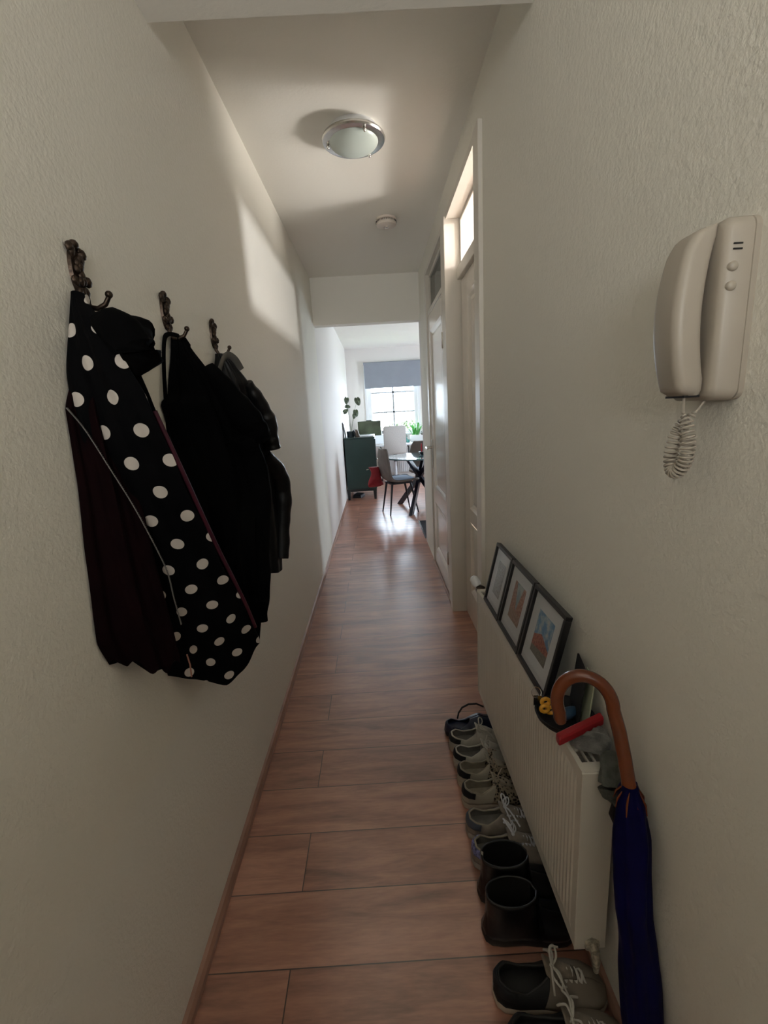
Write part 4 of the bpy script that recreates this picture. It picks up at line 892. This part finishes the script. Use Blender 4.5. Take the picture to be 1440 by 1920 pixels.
for i, (x, c, hh) in enumerate(((-0.325, GRND, .11), (-0.300, BRN, .125), (-0.272, BRN, .12))):
    tag(MB().add([(x-.01, 7.22, .993), (x+.012, 7.22, .993), (x+.012, 7.36, .993), (x-.01, 7.36, .993), (x-.04, 7.22, .993+hh), (x-.02, 7.22, .993+hh), (x-.02, 7.36, .993+hh), (x-.04, 7.36, .993+hh)], [(0,3,2,1),(4,5,6,7),(0,1,5,4),(1,2,6,5),(2,3,7,6),(3,0,4,7)]).build('book', c), ('dark book leaning against the plant pot', 'brown book leaning between the other two books', 'brown book leaning rightmost beside the plant pot')[i], 'book', 'books leaning on the cabinet')
PAP = mat('white_paper', (.72, .76, .8), .35)
q = MB()
for i in range(6): q.box((-0.26+.004*(i % 2), 7.15, .9925+.003*i), (-0.05+.003*(i % 3), 7.40, .995+.003*i))
tag(q.build('paper_stack', PAP), 'flat stack of white papers on the green cabinet', 'papers')
# desk
DW = mat('white_desk', (.68, .70, .74), .35)
t = thing('desk', 'long white desk below the far window', 'desk', (0.3, 9.0, 0))
MB().box((-0.50, 8.72, 0.705), (1.15, 9.27, 0.735)).build('desk_top', DW, t, bevel=.003)
for x, y in ((-0.46, 8.77), (1.10, 8.77), (-0.46, 9.22), (1.10, 9.22)): MB().box((x-.025, y-.025, 0), (x+.025, y+.025, .705)).build('leg', DW, t)
t = thing('computer_monitor', 'large dark computer monitor on the desk left of the window', 'monitor', (-0.12, 9.1, .735))
SCR = mat('dark_screen', (.05, .06, .035), .16, noise=(3, .5))
mo = MB().box((-0.352, 9.09, .905), (0.105, 9.115, 1.195)); mo.build('screen', SCR, t, bevel=.004)
MB().box((-0.352, 9.085, .888), (0.105, 9.118, .905)).build('bezel', DW, t)
MB().box((-0.16, 9.12, .74), (-0.08, 9.135, .95)).build('stand', M['metal'], t); MB().box((-0.22, 9.03, .735), (-0.02, 9.18, .742)).build('foot', M['metal'], t)
MB().box((-0.18, 9.085, 1.195), (-0.08, 9.11, 1.212)).build('webcam', M['black'], t)
t = thing('laptop', 'open silver laptop on the desk before the monitor', 'laptop', (0.05, 8.9, .735))
MB().box((-0.06, 8.80, .735), (0.20, 8.98, .748)).build('keyboard', M['metal'], t); slab(MB(), [(-0.06, 8.985, .745), (0.20, 8.985, .745), (0.20, 9.04, .90), (-0.06, 9.04, .90)], .006).build('lid', PAP, t)
t = thing('small_camera', 'small black box camera on the sill beside the monitor', 'camera', (.16, 9.32, .92))
MB().box((0.13, 9.30, .92), (0.22, 9.34, .985)).build('body', M['black'], t, bevel=.004); MB().lathe([(.018, 0), (.018, -.03), (.012, -.03)], 14, (.165, 9.30, .955), 'y').build('lens', M['black'], t, True)
# plants by the window
WP = mat('white_planter', (.68, .68, .66), .5); LF = mat('spring_green_leaf', (.10, .36, .08), .45, noise=(8, .4)); LF2 = mat('dark_small_leaf', (.03, .09, .05), .5)
t = thing('planter_plant', 'white rectangular planter with long arching green leaves right of the window', 'plant', (.80, 9.12, .735))
MB().loft([[(p[0], p[1], z) for p in rrect(.68+i_, .98-i_, 9.05+i_, 9.19-i_, .012)] for z, i_ in ((.735, .008), (.868, 0))]).build('planter', WP, t)
rnd = random.Random(5); q = MB()
for i in range(34):
    a = rnd.uniform(0, 2*PI); x0_, y0_ = .78+rnd.uniform(-.05, .08), 9.12+rnd.uniform(-.03, .03); ln = rnd.uniform(.14, .30); sp2 = rnd.uniform(.05, .17); hh = ln*.85
    p = [Vector((x0_, y0_, .865)), Vector((x0_+math.cos(a)*sp2*.35, y0_+math.sin(a)*sp2*.25, .865+hh*.65)), Vector((x0_+math.cos(a)*sp2*.8, y0_+math.sin(a)*sp2*.5, .865+hh)), Vector((x0_+math.cos(a)*sp2*1.25, y0_+math.sin(a)*sp2*.8, .865+hh*.85))]
    side = Vector((-math.sin(a), math.cos(a), 0)); L0 = []
    for j in range(9):
        c = cr_(p, j/8*3); w_ = .012*math.sin(PI*(.12+.86*j/8)); L0.append([tuple(c-side*w_), tuple(c+Vector((0, 0, -.003))), tuple(c+side*w_)])
    q.loft(L0, cap=False, closed=False)
q.build('foliage', LF, t, True)['kind'] = 'stuff'
t = thing('small_plant', 'low dark leafed plant at the right end of the window planter', 'plant', (.94, 9.12, .868)); q = MB(); leaves(q, (.93, 9.10, .905), .05, 60, .012, random.Random(9)); q.build('foliage', LF2, t)['kind'] = 'stuff'; MB().lathe([(.001, .869), (.03, .869), (.033, .89), (.001, .89)], 14, (.93, 9.1, 0)).build('soil', M['twig'], t)
TL = mat('teal_ceramic', (.05, .20, .17), .35)
for i, (x, y, r, hh, lb) in enumerate(((.585, 9.08, .034, .10, 'small teal pot with dark plant left of the white planter'), (.63, 9.0, .028, .06, 'low teal cup in front of the white planter'))):
    t = thing('teal_pot', lb, 'pot', (x, y, .735)); MB().lathe([(r*.8, .735), (r, .74), (r, .735+hh), (r*.85, .735+hh), (r*.8, .72+hh), (.001, .72+hh)], 20, (x, y, 0)).build('pot', TL, t, True)
    if i == 0: q = MB(); leaves(q, (x, y, .735+hh+.03), .045, 70, .012, random.Random(19)); q.build('foliage', LF2, t)['kind'] = 'stuff'
# far radiator
t = thing('panel_radiator', 'low white radiator on the far wall under the desk', 'radiator', (.5, 9.32, .1)); q = MB()
for i in range(22): q.box((.05+i*.04, 9.30, .12), (.082+i*.04, 9.33, .56))
q.box((.04, 9.325, .11), (.94, 9.36, .57)); q.build('panel', M['winwhite'], t); MB().box((.04, 9.295, .56), (.94, 9.362, .58)).build('top_grille', M['winwhite'], t)
# office chair
OC = mat('white_mesh_back', (.52, .49, .47), .6, noise=(60, .08))
t = thing('office_chair', 'high backed off-white office chair seen from behind at the desk', 'chair', (.345, 8.45, 0))
MB().loft([[(p[0], 8.60+y_, p[1]) for p in rrect(.135+i_, .562-i_, .56+i_, 1.09-i_, .045)] for y_, i_ in ((0, .01), (.008, 0), (.03, 0), (.04, .012))]).build('backrest', OC, t, True)
MB().box((.10, 8.63, .44), (.60, 9.02, .50)).build('seat', OC, t, bevel=.03); MB().box((.31, 8.615, .42), (.38, 8.64, .62)).build('back_support', M['black'], t)
MB().lathe([(.028, .10), (.028, .30), (.020, .30), (.020, .44)], 16, (.345, 8.82, 0)).build('gas_lift', DW, t, True)
for i in range(5):
    a = 2*PI*i/5+.4; c, s_ = math.cos(a), math.sin(a)
    MB().tube([(.345, 8.82, .12), (.345+.28*c, 8.82+.28*s_, .075)], [.022, .014], 10).build('base_arm', M['black'], t, True)
    MB().lathe([(.026, -.018), (.028, 0), (.026, .018)], 14, (.345+.28*c, 8.82+.28*s_, .03), 'x').build('castor', M['black'], t, True)
for x in (.075, .615): MB().tube([(x, 8.75, .46), (x, 8.74, .66), (x, 8.85, .68), (x, 9.0, .67)], .014, 10).build('armrest', M['black'], t, True)
MB().tube([(.20, 8.72, .415), (.10, 8.66, .41), (.16, 8.60, .39)], .008, 8).build('lever', M['black'], t, True)
# table
TT = mat('glossy_teal_glass', (.10, .20, .23), .07, coat=.6)
t = thing('round_table', 'round glossy table with crossed black wooden legs in the living room', 'table', (.57, 6.2, 0)); tx, ty = .57, 6.20
MB().lathe([(.001, .728), (.44, .728), (.458, .733), (.46, .742), (.457, .75), (.001, .75)], 72, (tx, ty, 0)).build('table_top', TT, t, True)
TB = mat('black_blue_timber', (.010, .010, .022), .35)
for (fx, fy) in ((.295, 6.62), (.405, 5.84), (.86, 5.84), (.86, 6.58)):
    a = Vector((fx, fy, 0)); b_ = Vector((tx+(tx-fx)*.55, ty+(ty-fy)*.55, .728)); d = (b_-a).normalized(); sd = d.cross(Vector((0, 0, 1))).normalized()*.022; uu = Vector((d.x, d.y, 0)).normalized()*.045
    MB().loft([[tuple(p+sd+uu), tuple(p-sd+uu), tuple(p-sd-uu), tuple(p+sd-uu)] for p in (a, b_)]).build('leg', TB, t, bevel=.003)
t = thing('candle_holder', 'black round candle holder with two red candles on the round table', 'candle holder', (.64, 6.35, .75))
MB().lathe([(.001, .75), (.03, .75), (.055, .775), (.06, .79), (.05, .792), (.02, .775), (.001, .775)], 24, (.64, 6.33, 0)).build('bowl', M['black'], t, True)
for x in (.622, .655): MB().lathe([(.009, .775), (.009, .90), (.003, .905)], 12, (x, 6.33, 0)).build('candle', mat('red_wax', (.42, .01, .03), .4), t, True)
# dining chairs
SH = mat('grey_velvet_shell', (.15, .125, .11), .8, noise=(12, .12)); CU = mat('pale_blue_seat_pad', (.36, .44, .58), .8); BL = mat('black_blue_leg', (.008, .008, .016), .35)
def dining_chair(x, y, rz, label, sh=SH):
    t = thing('dining_chair', label, 'chair', (x, y, 0), 'shell dining chairs round the table', local=True, rz=rz)
    # shell profile (local +x is the front): back top -> seat front
    prof = [(-.235, .885), (-.232, .80), (-.222, .70), (-.205, .60), (-.185, .52), (-.15, .465), (-.09, .445), (0, .440), (.10, .447), (.17, .455), (.21, .450), (.225, .435)]
    hw = [.13, .185, .205, .21, .21, .215, .22, .225, .225, .215, .20, .18]; P_ = [Vector((p[0], 0, p[1])) for p in prof]; rings = []
    for i in range(45):
        u = i/44*(len(prof)-1); c = cr_(P_, u); w_ = table(list(enumerate(hw)), u); ring = []
        back = max(0, 1-u/5)
        for j in range(17):
            v = -1+j/8; ring.append((c.x+.045*back*v*v, w_*v, c.z+.018*(1-back)*v*v*1.2))
        rings.append(ring)
    MB().loft(rings, cap=False, closed=False).build('shell', sh, t, True, solid=.028)
    MB().loft([[(p[0], p[1], z) for p in rrect(-.15+i_, .19-i_, -.18+i_, .18-i_, .06)] for z, i_ in ((.462, .01), (.474, 0), (.486, .012))]).build('seat_pad', CU, t, True)
    for sx in (-1, 1):
        for sy in (-1, 1):
            MB().tube([(sx*.13, sy*.11, .425), (sx*.205+.01, sy*.155, 0.0)], [.016, .009], 12).build('leg', BL, t, True)
    MB().box((-.15, -.14, .412), (.16, .14, .428)).build('seat_frame', BL, t)
    return t
c1 = dining_chair(.265, 6.07, .32, 'grey shell chair with pale seat pad side-on at left of the round table')
def copy_chair(x, y, rz, lb):
    r = c1.copy(); link(r); r.location = (x, y, 0); r.rotation_euler = (0, 0, rz); r['label'] = lb
    for ch in list(c1.children):
        c = ch.copy(); link(c); c.parent = r
    return r
copy_chair(.70, 6.92, -PI/2-.1, 'grey shell chair facing the hall behind the round table')
copy_chair(.92, 5.78, 2.5, 'grey shell chair at the right of the round table, mostly hidden by the door frame')
M['bagred'] = mat('dark_red_cloth', (.26, .012, .02), .7, noise=(10, .25), bump=(14, .4, .02))
t = thing('red_bag', 'dark red cloth bag hanging from the back of the side-on dining chair', 'bag', (-.02, 6.12, .34))
q = MB(); rings = []
for i in range(19):
    u = i/18; z = lerp(.635, .345, u); x0_ = lerp(-.135, -.125, u)+.03*math.sin(u*5); x1_ = lerp(0.005, .06, u); yw = .03+.035*math.sin(PI*u)
    rings.append([(lerp(x0_, x1_, .5+.5*math.cos(g))+.004*math.sin(g*4+u*8), 6.14+.05*u+yw*math.sin(g)*(1+.1*math.sin(3*g+u*9)), z-.05*(.5+.5*math.cos(g))*(1-u)*0.0-.03*math.sin(g*1.0+.5)*u-.09*(.5-.5*math.cos(g))*0 + .05*(.5+.5*math.cos(g))*u) for g in [j*2*PI/28 for j in range(28)]])
q.loft(rings).build('bag_body', M['bagred'], t, True)
CRD = mat('cream_cord', (.55, .5, .4), .8)
MB().tube([cr_([Vector(p) for p in [(-.02, 6.13, .62), (0.0, 6.12, .70), (.02, 6.10, .80), (.03, 6.10, .875), (.045, 6.12, .80), (.03, 6.13, .70), (.01, 6.14, .63)]], i/30*6) for i in range(31)], .004, 6).build('strap', CRD, t, True)
MB().tube([(-.13, 6.13, .61), (-.16, 6.12, .605)], .006, 8).build('toggle', CRD, t, True)
# mat beside the hall opening
t = thing('floor_mat', 'black floor mat with pale metal edge beside the hall opening', 'mat', (.72, 5.08, 0))
MB().box((.478, 4.68, .0), (1.1, 5.48, .008)).build('mat', M['felt'], t); q = MB().box((.463, 4.67, 0), (.478, 5.49, .011)); q.build('edge_strip', M['metal'], t)
for o in bpy.data.objects:
    if '_local' in o: del o['_local']
